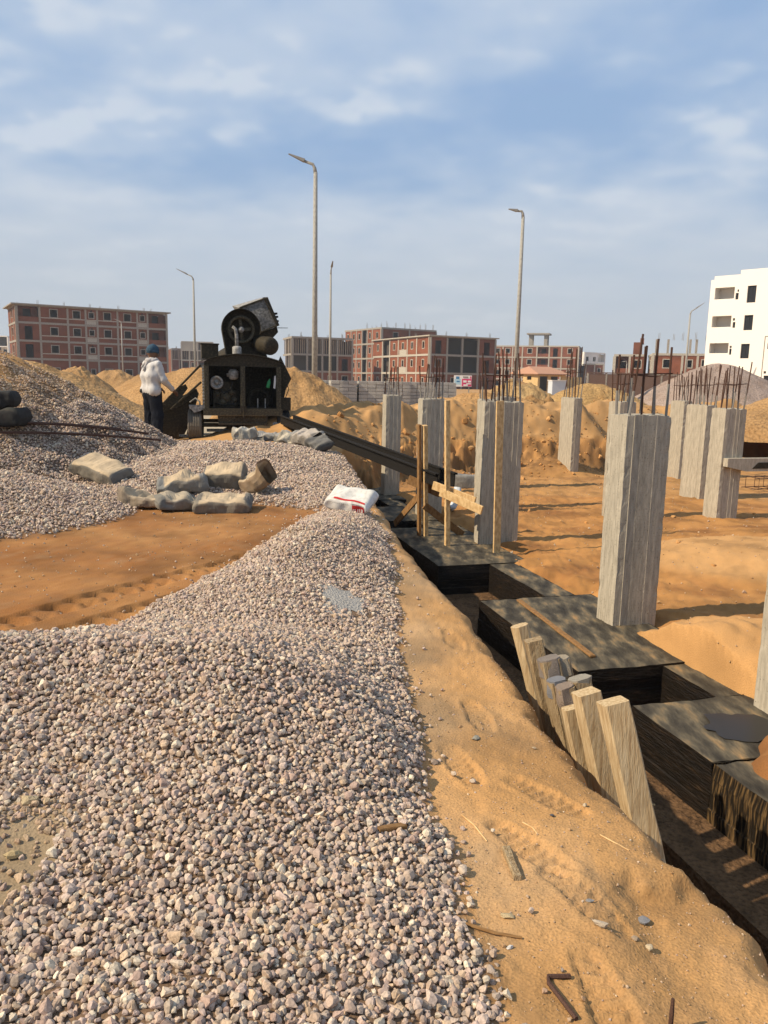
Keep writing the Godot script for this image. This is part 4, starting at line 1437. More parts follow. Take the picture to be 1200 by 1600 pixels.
func person():
	# front is local +z; stands with the back half turned to the camera, reaching to the hopper
	var p := thing("person", "person in a white shirt, dark trousers and blue knitted cap working at the mixer hopper", "person", Vector3(-4.28, 0.0, -14.2), deg_to_rad(140))
	var sw := Vector3(0, 0, 0.0)
	var wr := Vector3(-0.17, 0.94, 0.34)
	var wl := Vector3(0.22, 0.98, 0.30)
	var sh_r := Vector3(-0.185, 1.40, 0.02)
	var sh_l := Vector3(0.185, 1.40, 0.02)
	var el_r := Vector3(-0.25, 1.13, 0.08)
	var el_l := Vector3(0.26, 1.14, 0.07)
	var hd := Vector3(0.02, 1.60, 0.06)
	var body := []
	body.append([Vector3(0, 1.0, 0.02), Vector3(0, 1.34, 0.02), 0.10, 0.085])
	body.append([sh_r, sh_l, 0.06, 0.06])
	body.append([Vector3(0, 1.40, 0.0), hd - Vector3(0, 0.05, 0.02), 0.058, 0.055])
	body.append([hd + Vector3(0, 0.02, -0.025), hd + Vector3(0, 0.025, 0.02), 0.088, 0.085])
	body.append([hd + Vector3(0, -0.06, 0.03), hd + Vector3(0, -0.085, 0.055), 0.06, 0.035])
	body.append([hd + Vector3(0, 0.0, 0.09), hd + Vector3(0, -0.03, 0.115), 0.012, 0.016])
	for s in [-1.0, 1.0]:
		body.append([hd + Vector3(s * 0.086, -0.02, -0.01), hd + Vector3(s * 0.09, 0.02, -0.015), 0.016, 0.018])
		body.append([Vector3(s * 0.09, 0.92, 0), Vector3(s * 0.12, 0.48, 0.03), 0.085, 0.055])
		body.append([Vector3(s * 0.12, 0.48, 0.03), Vector3(s * 0.13, 0.09, -0.02), 0.055, 0.04])
	body.append([sh_r, el_r, 0.05, 0.04]); body.append([el_r, wr, 0.04, 0.028])
	body.append([sh_l, el_l, 0.05, 0.04]); body.append([el_l, wl, 0.04, 0.028])
	obj("body", blob(body, 0.018, 0.03), M.skin, p)
	for q in [[-1.0, wr, (wr - el_r).normalized()], [1.0, wl, (wl - el_l).normalized()]]:
		obj("hand", blob(hand(q[0], q[1], q[2]), 0.006, 0.008), M.skin, p)
	for s in [-1.0, 1.0]:
		var st := mb(true)
		lathe(st, hd + Vector3(s * 0.033, 0.005, 0.078), Vector3(0, 0, 1), [Vector2(0.014, -0.01), Vector2(0.013, 0.006), Vector2(0.007, 0.013), Vector2(0, 0.015)], 8)
		obj("eye", st, M.black, p)
	# loose shirt, tucked high at the back, with folds
	var shirt := []
	for s in [-1.0, 1.0]:
		shirt.append([Vector3(s * 0.075, 0.98, 0.0), Vector3(s * 0.085, 1.20, -0.02), 0.125, 0.135])
		shirt.append([Vector3(s * 0.085, 1.20, -0.02), Vector3(s * 0.10, 1.36, -0.01), 0.135, 0.10])
	shirt.append([Vector3(-0.12, 0.93, -0.03), Vector3(0.12, 0.95, -0.03), 0.12, 0.12])
	shirt.append([Vector3(0, 1.36, 0), Vector3(0, 1.46, 0.02), 0.12, 0.085])
	shirt.append([sh_r, el_r, 0.082, 0.068]); shirt.append([el_r, el_r.lerp(wr, 0.86), 0.066, 0.048])
	shirt.append([sh_l, el_l, 0.082, 0.068]); shirt.append([el_l, el_l.lerp(wl, 0.86), 0.066, 0.048])
	obj("shirt", blob(shirt, 0.016, 0.045, 0.015, 4.5), M.shirt, p)
	var tro := []
	tro.append([Vector3(-0.07, 0.90, 0), Vector3(0.07, 0.90, 0), 0.135, 0.135])
	for s in [-1.0, 1.0]:
		tro.append([Vector3(s * 0.085, 0.86, 0), Vector3(s * 0.115, 0.48, 0.03), 0.125, 0.112])
		tro.append([Vector3(s * 0.115, 0.48, 0.03), Vector3(s * 0.13, 0.10, -0.01), 0.112, 0.105])
	obj("trousers", blob(tro, 0.018, 0.04, 0.022, 6.0), M.denim, p)
	var cap := []
	cap.append([hd + Vector3(0, 0.055, -0.03), hd + Vector3(0, 0.065, 0.02), 0.098, 0.092])
	cap.append([hd + Vector3(0, 0.10, -0.01), hd + Vector3(0, 0.115, 0.0), 0.075, 0.06])
	obj("knitted_cap", blob(cap, 0.010, 0.03, 0.006, 30.0), M.cap, p)
	var st2 := mb(true)
	lathe(st2, hd + Vector3(0, 0.025, -0.005), Vector3(0, 1, 0.12), [Vector2(0.095, -0.02), Vector2(0.109, -0.015), Vector2(0.111, 0.025), Vector2(0.098, 0.035), Vector2(0.095, -0.02)], 24)
	obj("cap_band", st2, M.cap, p)
	var sc := []
	for k in 9:
		var t := TAU * k / 9.0
		var t2 := TAU * (k + 1) / 9.0
		sc.append([Vector3(0.085 * cos(t), 1.475 + 0.012 * sin(t * 3.0), 0.02 + 0.085 * sin(t)), Vector3(0.085 * cos(t2), 1.475 + 0.012 * sin(t2 * 3.0), 0.02 + 0.085 * sin(t2)), 0.036, 0.036])
	sc.append([Vector3(-0.02, 1.47, -0.07), Vector3(0.03, 1.30, -0.145), 0.035, 0.02])
	sc.append([Vector3(0.04, 1.46, -0.07), Vector3(0.10, 1.36, -0.13), 0.03, 0.018])
	obj("scarf", blob(sc, 0.010, 0.025, 0.006, 16.0), M.scarf, p)
	var pouch := []
	pouch.append([Vector3(0.13, 0.93, -0.12), Vector3(0.24, 0.93, -0.03), 0.05, 0.05])
	obj("waist_pouch", blob(pouch, 0.012, 0.02, 0.01, 20.0), M.black, p)
	for s in [-1.0, 1.0]:
		var sho := [[Vector3(s * 0.13, 0.05, -0.05), Vector3(s * 0.14, 0.045, 0.14), 0.05, 0.042]]
		obj("shoe", blob(sho, 0.012, 0.02), M.black, p)

# ---------- sacks ----------
func sack(len: float, wid: float, hei: float, sd: int, body: Color, ends: Color, open_end := false, crumple := 0.03, bend := 0.0, end_band := 0.22, fine := 34) -> ArrayMesh:
	var n := fine
	var m := 60 if fine > 50 else 34
	var vs := PackedVector3Array()
	var cs := PackedColorArray()
	var ts := PackedInt32Array()
	for i in n + 1:
		var t: float = -1.0 + 2.0 * i / n
		t = signf(t) * (1.0 - pow(1.0 - absf(t), 1.35))
		var close: float = pow(absf(t), 16.0)
		var hh: float = hei * (1.0 - 0.10 * t * t - 0.86 * close)
		var ww: float = wid * (1.0 + 0.05 * t * t - 0.05 * close)
		if open_end and t > -0.2:
			hh = hei * (0.8 + 0.45 * t)
			ww = wid * (1.0 - 0.12 * t)
		for j in m:
			var a := TAU * j / m
			var cx: float = signf(cos(a)) * pow(absf(cos(a)), 0.36)
			var sy: float = signf(sin(a)) * pow(absf(sin(a)), 0.46)
			var p := Vector3(t * len * 0.5, sy * hh * 0.5, cx * ww * 0.5)
			var q := p + Vector3(sd * 3.1, sd * 1.7, 0)
			# broad dents, then sharp paper creases
			var soft: float = nb.get_noise_3d(q.x * 3.4, q.y * 3.4, q.z * 3.4)
			var cr: float = nc.get_noise_3d(q.x * 3.4, q.y * 3.4, q.z * 3.4)
			var out := Vector3(0.25 * close * signf(t), sy, cx).normalized()
			p += out * (soft * crumple * 0.75 + (cr - 0.35) * crumple * 0.28)
			# a sagging seam along the side and pinched corners
			p.z *= 1.0 - 0.06 * sin(t * 9.0 + sd) * (1.0 - absf(sy))
			p.y += 0.30 * crumple * sin(t * 7.0 + sd * 2.0 + cx * 2.0) * maxf(sy, 0.0)
			p.y -= 0.10 * hei * (1.0 - t * t) * maxf(sy, 0.0) * (1.0 - absf(cx))
			p.y += bend * t * t * len * 0.5
			if bend == 0.0:
				p.y = maxf(p.y, -hei * 0.44)
			vs.append(p)
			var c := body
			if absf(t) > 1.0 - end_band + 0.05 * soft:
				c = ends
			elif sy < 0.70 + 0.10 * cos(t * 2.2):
				c = body.lerp(ends, 0.85)  # sides take the end colour: printed band, with some shade painted in
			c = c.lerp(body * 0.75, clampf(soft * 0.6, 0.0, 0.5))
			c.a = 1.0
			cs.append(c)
	for i in n:
		for j in m:
			var k := (j + 1) % m
			var a := i * m + j
			var b := i * m + k
			ts.append_array(PackedInt32Array([a, b + m, a + m, a, b, b + m]) if (i + j) % 2 else PackedInt32Array([a, b, a + m, b, b + m, a + m]))
	for e in ([0] if open_end else [0, n]):
		var mid := vs.size()
		var s := Vector3.ZERO
		for j in m: s += vs[e * m + j]
		vs.append(s / m)
		cs.append(ends)
		for j in m:
			ts.append_array(PackedInt32Array([mid, e * m + (j + 1) % m, e * m + j]))
	if fine > 50:
		return smooth_mesh(vs, ts, cs)
	# paper keeps its flat facets between creases
	var st := mb()
	for i in range(0, ts.size(), 3):
		for e in 3:
			st.set_color(cs[ts[i + e]])
			st.add_vertex(vs[ts[i + e]])
	st.generate_normals()
	return st.commit()

func put_sack(called: String, label: String, mesh: ArrayMesh, x: float, z: float, dy: float, rot: Vector3, group: String, m: Material):
	var o := obj(called, mesh, m)
	o.rotation = rot
	var low := 1e9
	for v in mesh.surface_get_arrays(0)[Mesh.ARRAY_VERTEX]:
		low = minf(low, (o.basis * v).y)
	o.position = Vector3(x, ground_y(x, z) - low + dy, z)
	tag(o, label, "sack", group)
	return o

func sacks():
	var tan := Color(0.46, 0.365, 0.245)
	var tan2 := Color(0.53, 0.42, 0.28)
	var dark := Color(0.15, 0.145, 0.13)
	var g := "empty paper cement sacks by the track"
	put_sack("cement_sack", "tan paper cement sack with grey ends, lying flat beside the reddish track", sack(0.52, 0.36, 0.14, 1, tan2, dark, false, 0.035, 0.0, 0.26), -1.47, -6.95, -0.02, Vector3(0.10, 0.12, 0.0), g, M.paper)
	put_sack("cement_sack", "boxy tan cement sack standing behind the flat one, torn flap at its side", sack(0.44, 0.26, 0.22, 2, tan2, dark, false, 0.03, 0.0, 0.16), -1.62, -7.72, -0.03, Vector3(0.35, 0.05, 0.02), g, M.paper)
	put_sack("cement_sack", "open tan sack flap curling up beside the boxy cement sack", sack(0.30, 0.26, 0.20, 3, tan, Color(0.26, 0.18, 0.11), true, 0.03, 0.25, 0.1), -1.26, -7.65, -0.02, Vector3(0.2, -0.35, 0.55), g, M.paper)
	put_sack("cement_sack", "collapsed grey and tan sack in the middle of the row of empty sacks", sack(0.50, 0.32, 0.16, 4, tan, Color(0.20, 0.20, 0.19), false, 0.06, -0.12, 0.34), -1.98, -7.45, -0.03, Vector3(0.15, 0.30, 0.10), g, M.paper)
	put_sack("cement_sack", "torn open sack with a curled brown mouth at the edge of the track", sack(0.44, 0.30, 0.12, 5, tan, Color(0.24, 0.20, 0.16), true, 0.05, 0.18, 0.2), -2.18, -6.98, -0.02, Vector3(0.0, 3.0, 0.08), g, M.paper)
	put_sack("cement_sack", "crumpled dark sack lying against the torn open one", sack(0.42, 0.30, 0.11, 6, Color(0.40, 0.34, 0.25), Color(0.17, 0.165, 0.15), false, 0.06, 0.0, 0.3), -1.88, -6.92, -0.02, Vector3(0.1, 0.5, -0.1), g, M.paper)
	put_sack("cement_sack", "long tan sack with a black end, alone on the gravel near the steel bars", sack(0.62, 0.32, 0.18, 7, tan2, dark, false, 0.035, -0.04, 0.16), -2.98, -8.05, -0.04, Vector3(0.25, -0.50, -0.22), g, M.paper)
	# white bag with red print on the berm
	var wb = put_sack("white_bag", "white plastic bag with a red stripe and red printed label on the gravel berm", sack(0.42, 0.26, 0.14, 8, Color(0.66, 0.65, 0.60), Color(0.74, 0.73, 0.71), false, 0.020, 0.0, 0.1, 64), -0.29, -6.72, 0.0, Vector3(0.40, -0.42, -0.08), "", M.plastic)
	bag_print(wb)
	# refuse sacks by the mixer wheel
	var gr := "crumpled sacks heaped beside the chute"
	var lab := ["pale crumpled sack below the mixer's front apron", "folded grey sack lying under the mixer's tow hook", "grey sack draped beside the mixer's dark wheel", "curled grey paper sack hanging over the bank beside the chute", "flattened pale sack at the foot of the chute, on the gravel", "dark sack sliding down the bank under the chute", "small grey sack scrap beyond the gravel mound, beside the chute"]
	var spots := [[-2.35, -12.9, 0.10, 0.42, 0.22, 0.3], [-2.12, -13.3, 0.12, 0.55, 0.12, 0.1], [-1.62, -12.9, 0.05, 0.48, 0.18, -0.3], [-1.20, -11.8, -0.03, 0.50, 0.20, -0.9], [-1.45, -12.0, 0.02, 0.46, 0.09, -0.2], [-0.95, -11.3, -0.03, 0.36, 0.16, -1.1], [-1.12, -12.3, 0.03, 0.30, 0.12, -0.6]]
	var col := [Color(0.50, 0.47, 0.40), Color(0.36, 0.345, 0.31), Color(0.32, 0.31, 0.285), Color(0.42, 0.38, 0.33), Color(0.52, 0.46, 0.35), Color(0.17, 0.165, 0.155), Color(0.33, 0.32, 0.30)]
	for i in 7:
		var q: Array = spots[i]
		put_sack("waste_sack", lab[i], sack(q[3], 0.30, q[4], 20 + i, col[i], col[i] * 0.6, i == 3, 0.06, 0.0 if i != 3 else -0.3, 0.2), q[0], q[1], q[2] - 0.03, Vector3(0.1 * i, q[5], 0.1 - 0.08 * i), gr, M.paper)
	var bl := "black bundles by the picture edge"
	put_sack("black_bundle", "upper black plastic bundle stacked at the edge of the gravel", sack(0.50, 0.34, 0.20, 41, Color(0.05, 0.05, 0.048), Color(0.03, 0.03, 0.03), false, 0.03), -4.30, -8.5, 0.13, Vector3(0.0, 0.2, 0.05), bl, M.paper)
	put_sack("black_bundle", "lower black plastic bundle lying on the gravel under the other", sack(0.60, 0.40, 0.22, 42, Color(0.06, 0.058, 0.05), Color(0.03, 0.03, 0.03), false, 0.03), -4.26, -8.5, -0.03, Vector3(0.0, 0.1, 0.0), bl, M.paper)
	# grey rolled sheet and a pipe bend on the pit floor
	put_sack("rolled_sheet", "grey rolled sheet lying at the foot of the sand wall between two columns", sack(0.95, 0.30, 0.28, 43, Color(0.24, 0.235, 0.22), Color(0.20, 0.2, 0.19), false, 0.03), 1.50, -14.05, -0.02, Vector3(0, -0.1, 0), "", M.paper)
	var st := mb(true)
	tube(st, [Vector3(0.985, -0.66, -11.35), Vector3(1.03, -0.64, -11.37), Vector3(1.07, -0.56, -11.4), Vector3(1.10, -0.36, -11.45)], [0.055, 0.055, 0.055, 0.055], 12)
	tag(obj("pipe_bend", st, M.tank), "pale grey plastic pipe bend on the sand behind the trestle", "pipe")

# printed panels that follow the bag's surface
func bag_print(bag: MeshInstance3D):
	var mesh: ArrayMesh = bag.mesh
	var vs: PackedVector3Array = mesh.surface_get_arrays(0)[Mesh.ARRAY_VERTEX]
	var ns: PackedVector3Array = mesh.surface_get_arrays(0)[Mesh.ARRAY_NORMAL]
	# rows i along the bag (65), columns j round it (60); j near 0 faces the camera's side, 15 is the top
	var defs := [["red_stripe", M.red, 18, 56, 8, 10], ["red_label", M.red, 40, 56, 57, 1], ["black_line", M.black, 39, 56, 3, 3]]
	for d in defs:
		var st := mb(true)
		for i in range(d[2], d[3]):
			var j: int = d[4]
			while true:
				var k := (j + 1) % 60
				var q := []
				for e in [[i, j], [i + 1, j], [i + 1, k], [i, k]]:
					var at: int = e[0] * 60 + e[1]
					q.append(vs[at] + ns[at] * 0.003)
				if d[0] == "black_line":
					q[2] = q[1].lerp(q[2], 0.5); q[3] = q[0].lerp(q[3], 0.5)
				quad(st, q[0], q[1], q[2], q[3])
				if j == d[5]:
					break
				j = k
		obj(d[0], st, d[1], bag)
	# pale letter strokes on the label (too small in the photograph to read) and two lines of dark print
	for i in [41, 43, 46, 48, 51, 53]:
		var st := mb(true)
		var a: int = i * 60 + 58
		var b: int = (i + 1) * 60 + 58
		var c: int = (i + 1) * 60
		var e: int = i * 60
		var f: int = i * 60 + 59
		var g: int = (i + 1) * 60 + 59
		quad(st, vs[a] + ns[a] * 0.006, vs[b] + ns[b] * 0.006, vs[g] + ns[g] * 0.006, vs[f] + ns[f] * 0.006)
		quad(st, vs[f] + ns[f] * 0.006, vs[g] + ns[g] * 0.006, vs[c] + ns[c] * 0.006, vs[e] + ns[e] * 0.006)
		obj("letter_stroke", st, M.white_plain, bag)
	for j in [58, 2]:
		for i in range(10, 36, 2):
			var st := mb(true)
			var a: int = i * 60 + j
			var b: int = (i + 1) * 60 + j
			var c: int = (i + 1) * 60 + (j + 1) % 60
			var e: int = i * 60 + (j + 1) % 60
			quad(st, vs[a] + ns[a] * 0.004, vs[b] + ns[b] * 0.004, vs[b].lerp(vs[c], 0.35) + ns[b] * 0.004, vs[a].lerp(vs[e], 0.35) + ns[a] * 0.004)
			obj("print_stroke", st, M.iron_dark, bag)

# ---------- heaps ----------
func heap_mesh(rx: float, rz: float, h: float, sd: int, rough: float, col: Color, soft := 0.3, skew := Vector2.ZERO) -> ArrayMesh:
	var nr := 30
	var nt := 72
	var vs := PackedVector3Array()
	var cs := PackedColorArray()
	var ts := PackedInt32Array()
	for i in nr + 1:
		for j in nt:
			var r := float(i) / nr
			var t := TAU * j / nt
			var wob: float = 1.0 + 0.16 * na.get_noise_2d(cos(t) * 1.3 + sd, sin(t) * 1.3)
			var x: float = cos(t) * r * rx * wob
			var z: float = sin(t) * r * rz * wob
			var y: float = h * maxf(0.0, (1.0 - sqrt(r * r + soft * soft) / sqrt(1.0 + soft * soft))) * (1.0 + soft * 0.6)
			y += rough * (0.6 * na.get_noise_3d(x * 0.9, sd, z * 0.9) + 0.5 * nb.get_noise_3d(x * 2.6, sd, z * 2.6)) * (1.0 - r * 0.8)
			x += skew.x * (1.0 - r)
			z += skew.y * (1.0 - r)
			vs.append(Vector3(x, y - 0.12 * smoothstep(0.85, 1.0, r), z))
			var w: float = nb.get_noise_3d(x * 1.4 + 9.0, sd, z * 1.4)
			cs.append(col.lerp(col * Color(0.72, 0.62, 0.52), clampf(w * 0.9, 0.0, 0.6)))
	for i in nr:
		for j in nt:
			var k := (j + 1) % nt
			var a := i * nt + j
			var b := i * nt + k
			ts.append_array(PackedInt32Array([a, b + nt, b, a, a + nt, b + nt]))
	return smooth_mesh(vs, ts, cs)

func heap(label: String, x: float, z: float, rx: float, rz: float, h: float, sd: int, rough := 0.1, col := Color(0.57, 0.345, 0.15), called := "sand_heap", soft := 0.3, skew := Vector2.ZERO, y := 0.0):
	var o := obj(called, heap_mesh(rx, rz, h, sd, rough, col, soft, skew), M.heap)
	o.position = Vector3(x, y, z)
	tag(o, label, "heap", "sand heaps round the site" if called == "sand_heap" else "")

func heaps():
	heap("sand heap behind the tall gravel pile, one flank in shade", -7.35, -16.9, 2.9, 2.1, 1.62, 1, 0.16, Color(0.55, 0.35, 0.165), "sand_heap", 0.22, Vector2(-0.5, 0.0))
	heap("lumpy sand heap before the long brick block, closest to its left part", -19.9, -50.0, 2.6, 2.4, 2.0, 2, 0.35)
	heap("low sand heap before the middle of the long brick block", -19.2, -55.0, 3.2, 2.6, 1.85, 3, 0.2)
	heap("sand heap behind the short distant lamp post", -15.9, -54.0, 3.6, 2.6, 1.75, 4, 0.25)
	heap("broad smooth sand heap behind the worker and the mixer hopper", -7.1, -30.0, 4.4, 3.2, 1.85, 5, 0.12)
	heap("steep sand heap rising directly behind the mixer, beside the tallest lamp post", -2.6, -21.6, 2.3, 2.2, 1.75, 6, 0.20)
	heap("rough clodded sand heap in front of the yellow house", 4.5, -26.6, 2.4, 2.0, 1.45, 7, 0.40, Color(0.59, 0.40, 0.19))
	heap("tall smooth rounded sand heap behind the lone slim column", 6.55, -24.6, 2.5, 2.1, 1.62, 8, 0.08, Color(0.58, 0.37, 0.155), "sand_heap", 0.42)
	heap("pale pinkish gravel heap in front of the white apartment block", 16.1, -38.0, 5.0, 4.0, 2.65, 9, 0.10, Color(0.46, 0.36, 0.30), "gravel_heap", 0.25)
	heap("sand bank at the picture edge behind the ledge column", 11.6, -21.0, 3.6, 2.6, 1.35, 10, 0.18)
	heap("long low sand heap in front of the printed billboard", 2.9, -23.6, 3.6, 1.7, 1.05, 11, 0.16)
	heap("lumpy spoil heap on the pit's far bank, behind the chute", -0.9, -18.2, 2.2, 1.5, 0.62, 12, 0.25)
	heap("brown clodded spoil heap on the pit's far bank before the rough sand heap", 3.9, -20.3, 1.9, 1.3, 0.95, 13, 0.40, Color(0.47, 0.29, 0.13))
	heap("small sand heap behind the block stacks", 7.6, -44.0, 2.4, 2.0, 1.5, 14, 0.2)
	heap("low sand ridge along the road's edge near the gravel pile", -6.2, -14.4, 1.5, 2.4, 0.42, 15, 0.14)

# ---------- pallets of blocks ----------
func block_stacks():
	var bm := mb()
	bar(bm, Vector3(-0.160, 0, 0), Vector3(0.160, 0, 0), 0.122, 0.155, Vector3.UP, 0.006)
	bm.generate_normals()
	var mesh := bm.commit()
	var lab := ["narrow block stack set back beside the tallest lamp post", "grey concrete block stack beside the tallest lamp post, foremost of the row", "grey block stack second along the row from the tallest lamp post", "grey block stack in the middle of the row behind the sand wall", "grey block stack next to the last one of the row, below the brick block", "grey block stack at the far end of the row, nearest the billboard"]
	var at := [Vector3(-2.62, 0, -31.6), Vector3(-1.68, 0, -29.9), Vector3(-0.64, 0, -30.3), Vector3(0.36, 0, -30.6), Vector3(1.28, 0, -31.0), Vector3(2.36, 0, -33.2)]
	for s in 6:
		var o := thing("block_stack", lab[s], "blocks", at[s], TH * 0.6 + rng.randfn() * 0.02, "stacks of concrete blocks")
		for k in 9:
			for i in 3:
				for j in 3:
					if i == 1 and j == 1 and k < 8:
						continue
					var b := MeshInstance3D.new()
					b.name = "block"
					b.mesh = mesh
					b.material_override = M.block if (i * 7 + j * 3 + k * 5 + s) % 3 else M.block_dark
					o.add_child(b, true)
					b.position = Vector3((i - 1) * 0.332 + rng.randfn() * 0.004, 0.062 + k * 0.130, (j - 1) * 0.166 * 1.9 + rng.randfn() * 0.005)
					b.scale.z = 1.9

# ---------- lamps ----------
func lamp(label: String, x: float, z: float, h: float, arm: Vector3, r := 0.11):
	var o := thing("street_lamp", label, "street lamp", Vector3(x, 0, z), 0.0, "street lamps")
	var st := mb(true)
	cyl(st, Vector3(0, -0.2, 0), Vector3(0, h, 0), r, r * 0.62, 14)
	obj("pole", st, M.galv, o)
	st = mb(true)
	var e := Vector3(0, h, 0)
	var tip := e + arm * 0.42 + Vector3(0, 0.05, 0)
	tube(st, [e - Vector3(0, 0.05, 0), e + Vector3(0, 0.12, 0) + arm * 0.03, e + Vector3(0, 0.22, 0) + arm * 0.10, tip + Vector3(0, 0.12, 0)], [r * 0.62, r * 0.55, r * 0.45, r * 0.42], 10)
	obj("arm", st, M.galv, o)
	st = mb()
	var d := arm.normalized()
	var s := d.cross(Vector3.UP).normalized()
	var u := s.cross(d).normalized()
	var a := tip + Vector3(0, 0.12, 0)
	var b := e + arm + Vector3(0, 0.12, 0)
	var w := 0.15
	hexa(st, [a - s * w * 0.6 - u * 0.04, b - s * w * 0.25 - u * 0.01, b + s * w * 0.25 - u * 0.01, a + s * w * 0.6 - u * 0.04, a - s * w * 0.5 + u * 0.07, b - s * w * 0.2 + u * 0.02, b + s * w * 0.2 + u * 0.02, a + s * w * 0.5 + u * 0.07])
	obj("lamp_head", st, M.lamp_head, o)

func street_lamps():
	lamp("tallest looking street lamp, standing behind the mixer's chute", -2.68, -29.0, 8.45, Vector3(-0.95, 0.45, 0.1), 0.115)
	lamp("tall street lamp rising behind the column with the timber prop", 5.93, -36.0, 8.5, Vector3(-0.68, 0.18, 0.1), 0.115)
	lamp("street lamp behind the worker, arm pointing away from the mixer", -15.2, -62.0, 8.6, Vector3(-1.3, 0.70, 0.1), 0.105)
	lamp("slim street lamp next to the tallest one, its lamp head seen end-on", -4.36, -60.0, 9.0, Vector3(0.18, 0.75, 0.55), 0.11)
	lamp("smallest distant street lamp in front of the long brick block", -37.15, -110.0, 8.3, Vector3(-1.0, 0.50, 0.1), 0.11)
	lamp("street lamp with its arm toward the white apartment block", 30.5, -80.0, 8.4, Vector3(1.35, 1.05, 0.1), 0.12)
	lamp("thin distant lamp post in front of the brown wall", 26.3, -86.0, 3.6, Vector3(-0.55, 0.02, 0.0), 0.06)

# ---------- buildings ----------
func wall_holes(st: SurfaceTool, o: Vector3, ux: Vector3, nz: Vector3, w: float, y0: float, y1: float, th: float, holes: Array):
	var xs := [0.0, w]
	var ys := [y0, y1]
	for h in holes:
		xs.append_array([clampf(h[0], 0.0, w), clampf(h[2], 0.0, w)])
		ys.append_array([clampf(h[1], y0, y1), clampf(h[3], y0, y1)])
	xs.sort()
	ys.sort()
	for i in xs.size() - 1:
		if xs[i + 1] - xs[i] < 0.001:
			continue
		var runs := []
		for j in ys.size() - 1:
			if ys[j + 1] - ys[j] < 0.001:
				continue
			var cx: float = (xs[i] + xs[i + 1]) * 0.5
			var cy: float = (ys[j] + ys[j + 1]) * 0.5
			var hit := false
			for h in holes:
				if cx > h[0] and cx < h[2] and cy > h[1] and cy < h[3]:
					hit = true
			if hit:
				continue
			if runs.size() and absf(runs[-1][1] - ys[j]) < 0.001:
				runs[-1][1] = ys[j + 1]
			else:
				runs.append([ys[j], ys[j + 1]])
		for q in runs:
			var a: Vector3 = o + ux * xs[i]
			var b: Vector3 = o + ux * xs[i + 1]
			var lo := Vector3(0, q[0], 0)
			var hi := Vector3(0, q[1], 0)
			var back := -nz * th
			hexa(st, [a + lo, b + lo, b + lo + back, a + lo + back, a + hi, b + hi, b + hi + back, a + hi + back])

func slab(st: SurfaceTool, o: Vector3, ux: Vector3, nz: Vector3, x0: float, x1: float, y0: float, y1: float, out: float, depth: float):
	var a := o + ux * x0 + nz * out
	var b := o + ux * x1 + nz * out
	var back := -nz * depth
	var lo := Vector3(0, y0, 0)
	var hi := Vector3(0, y1, 0)
	hexa(st, [a + lo, b + lo, b + lo + back, a + lo + back, a + hi, b + hi, b + hi + back, a + hi + back])

func surround(root: Node3D, o: Vector3, ux: Vector3, nz: Vector3, h: Array, m: Material):
	var st := mb()
	var t := 0.13
	slab(st, o, ux, nz, h[0] - t, h[2] + t, h[1] - t, h[1], 0.03, 0.2)
	slab(st, o, ux, nz, h[0] - t, h[2] + t, h[3], h[3] + t, 0.03, 0.2)
	slab(st, o, ux, nz, h[0] - t, h[0], h[1], h[3], 0.03, 0.2)
	slab(st, o, ux, nz, h[2], h[2] + t, h[1], h[3], 0.03, 0.2)
	obj("window_surround", st, m, root)

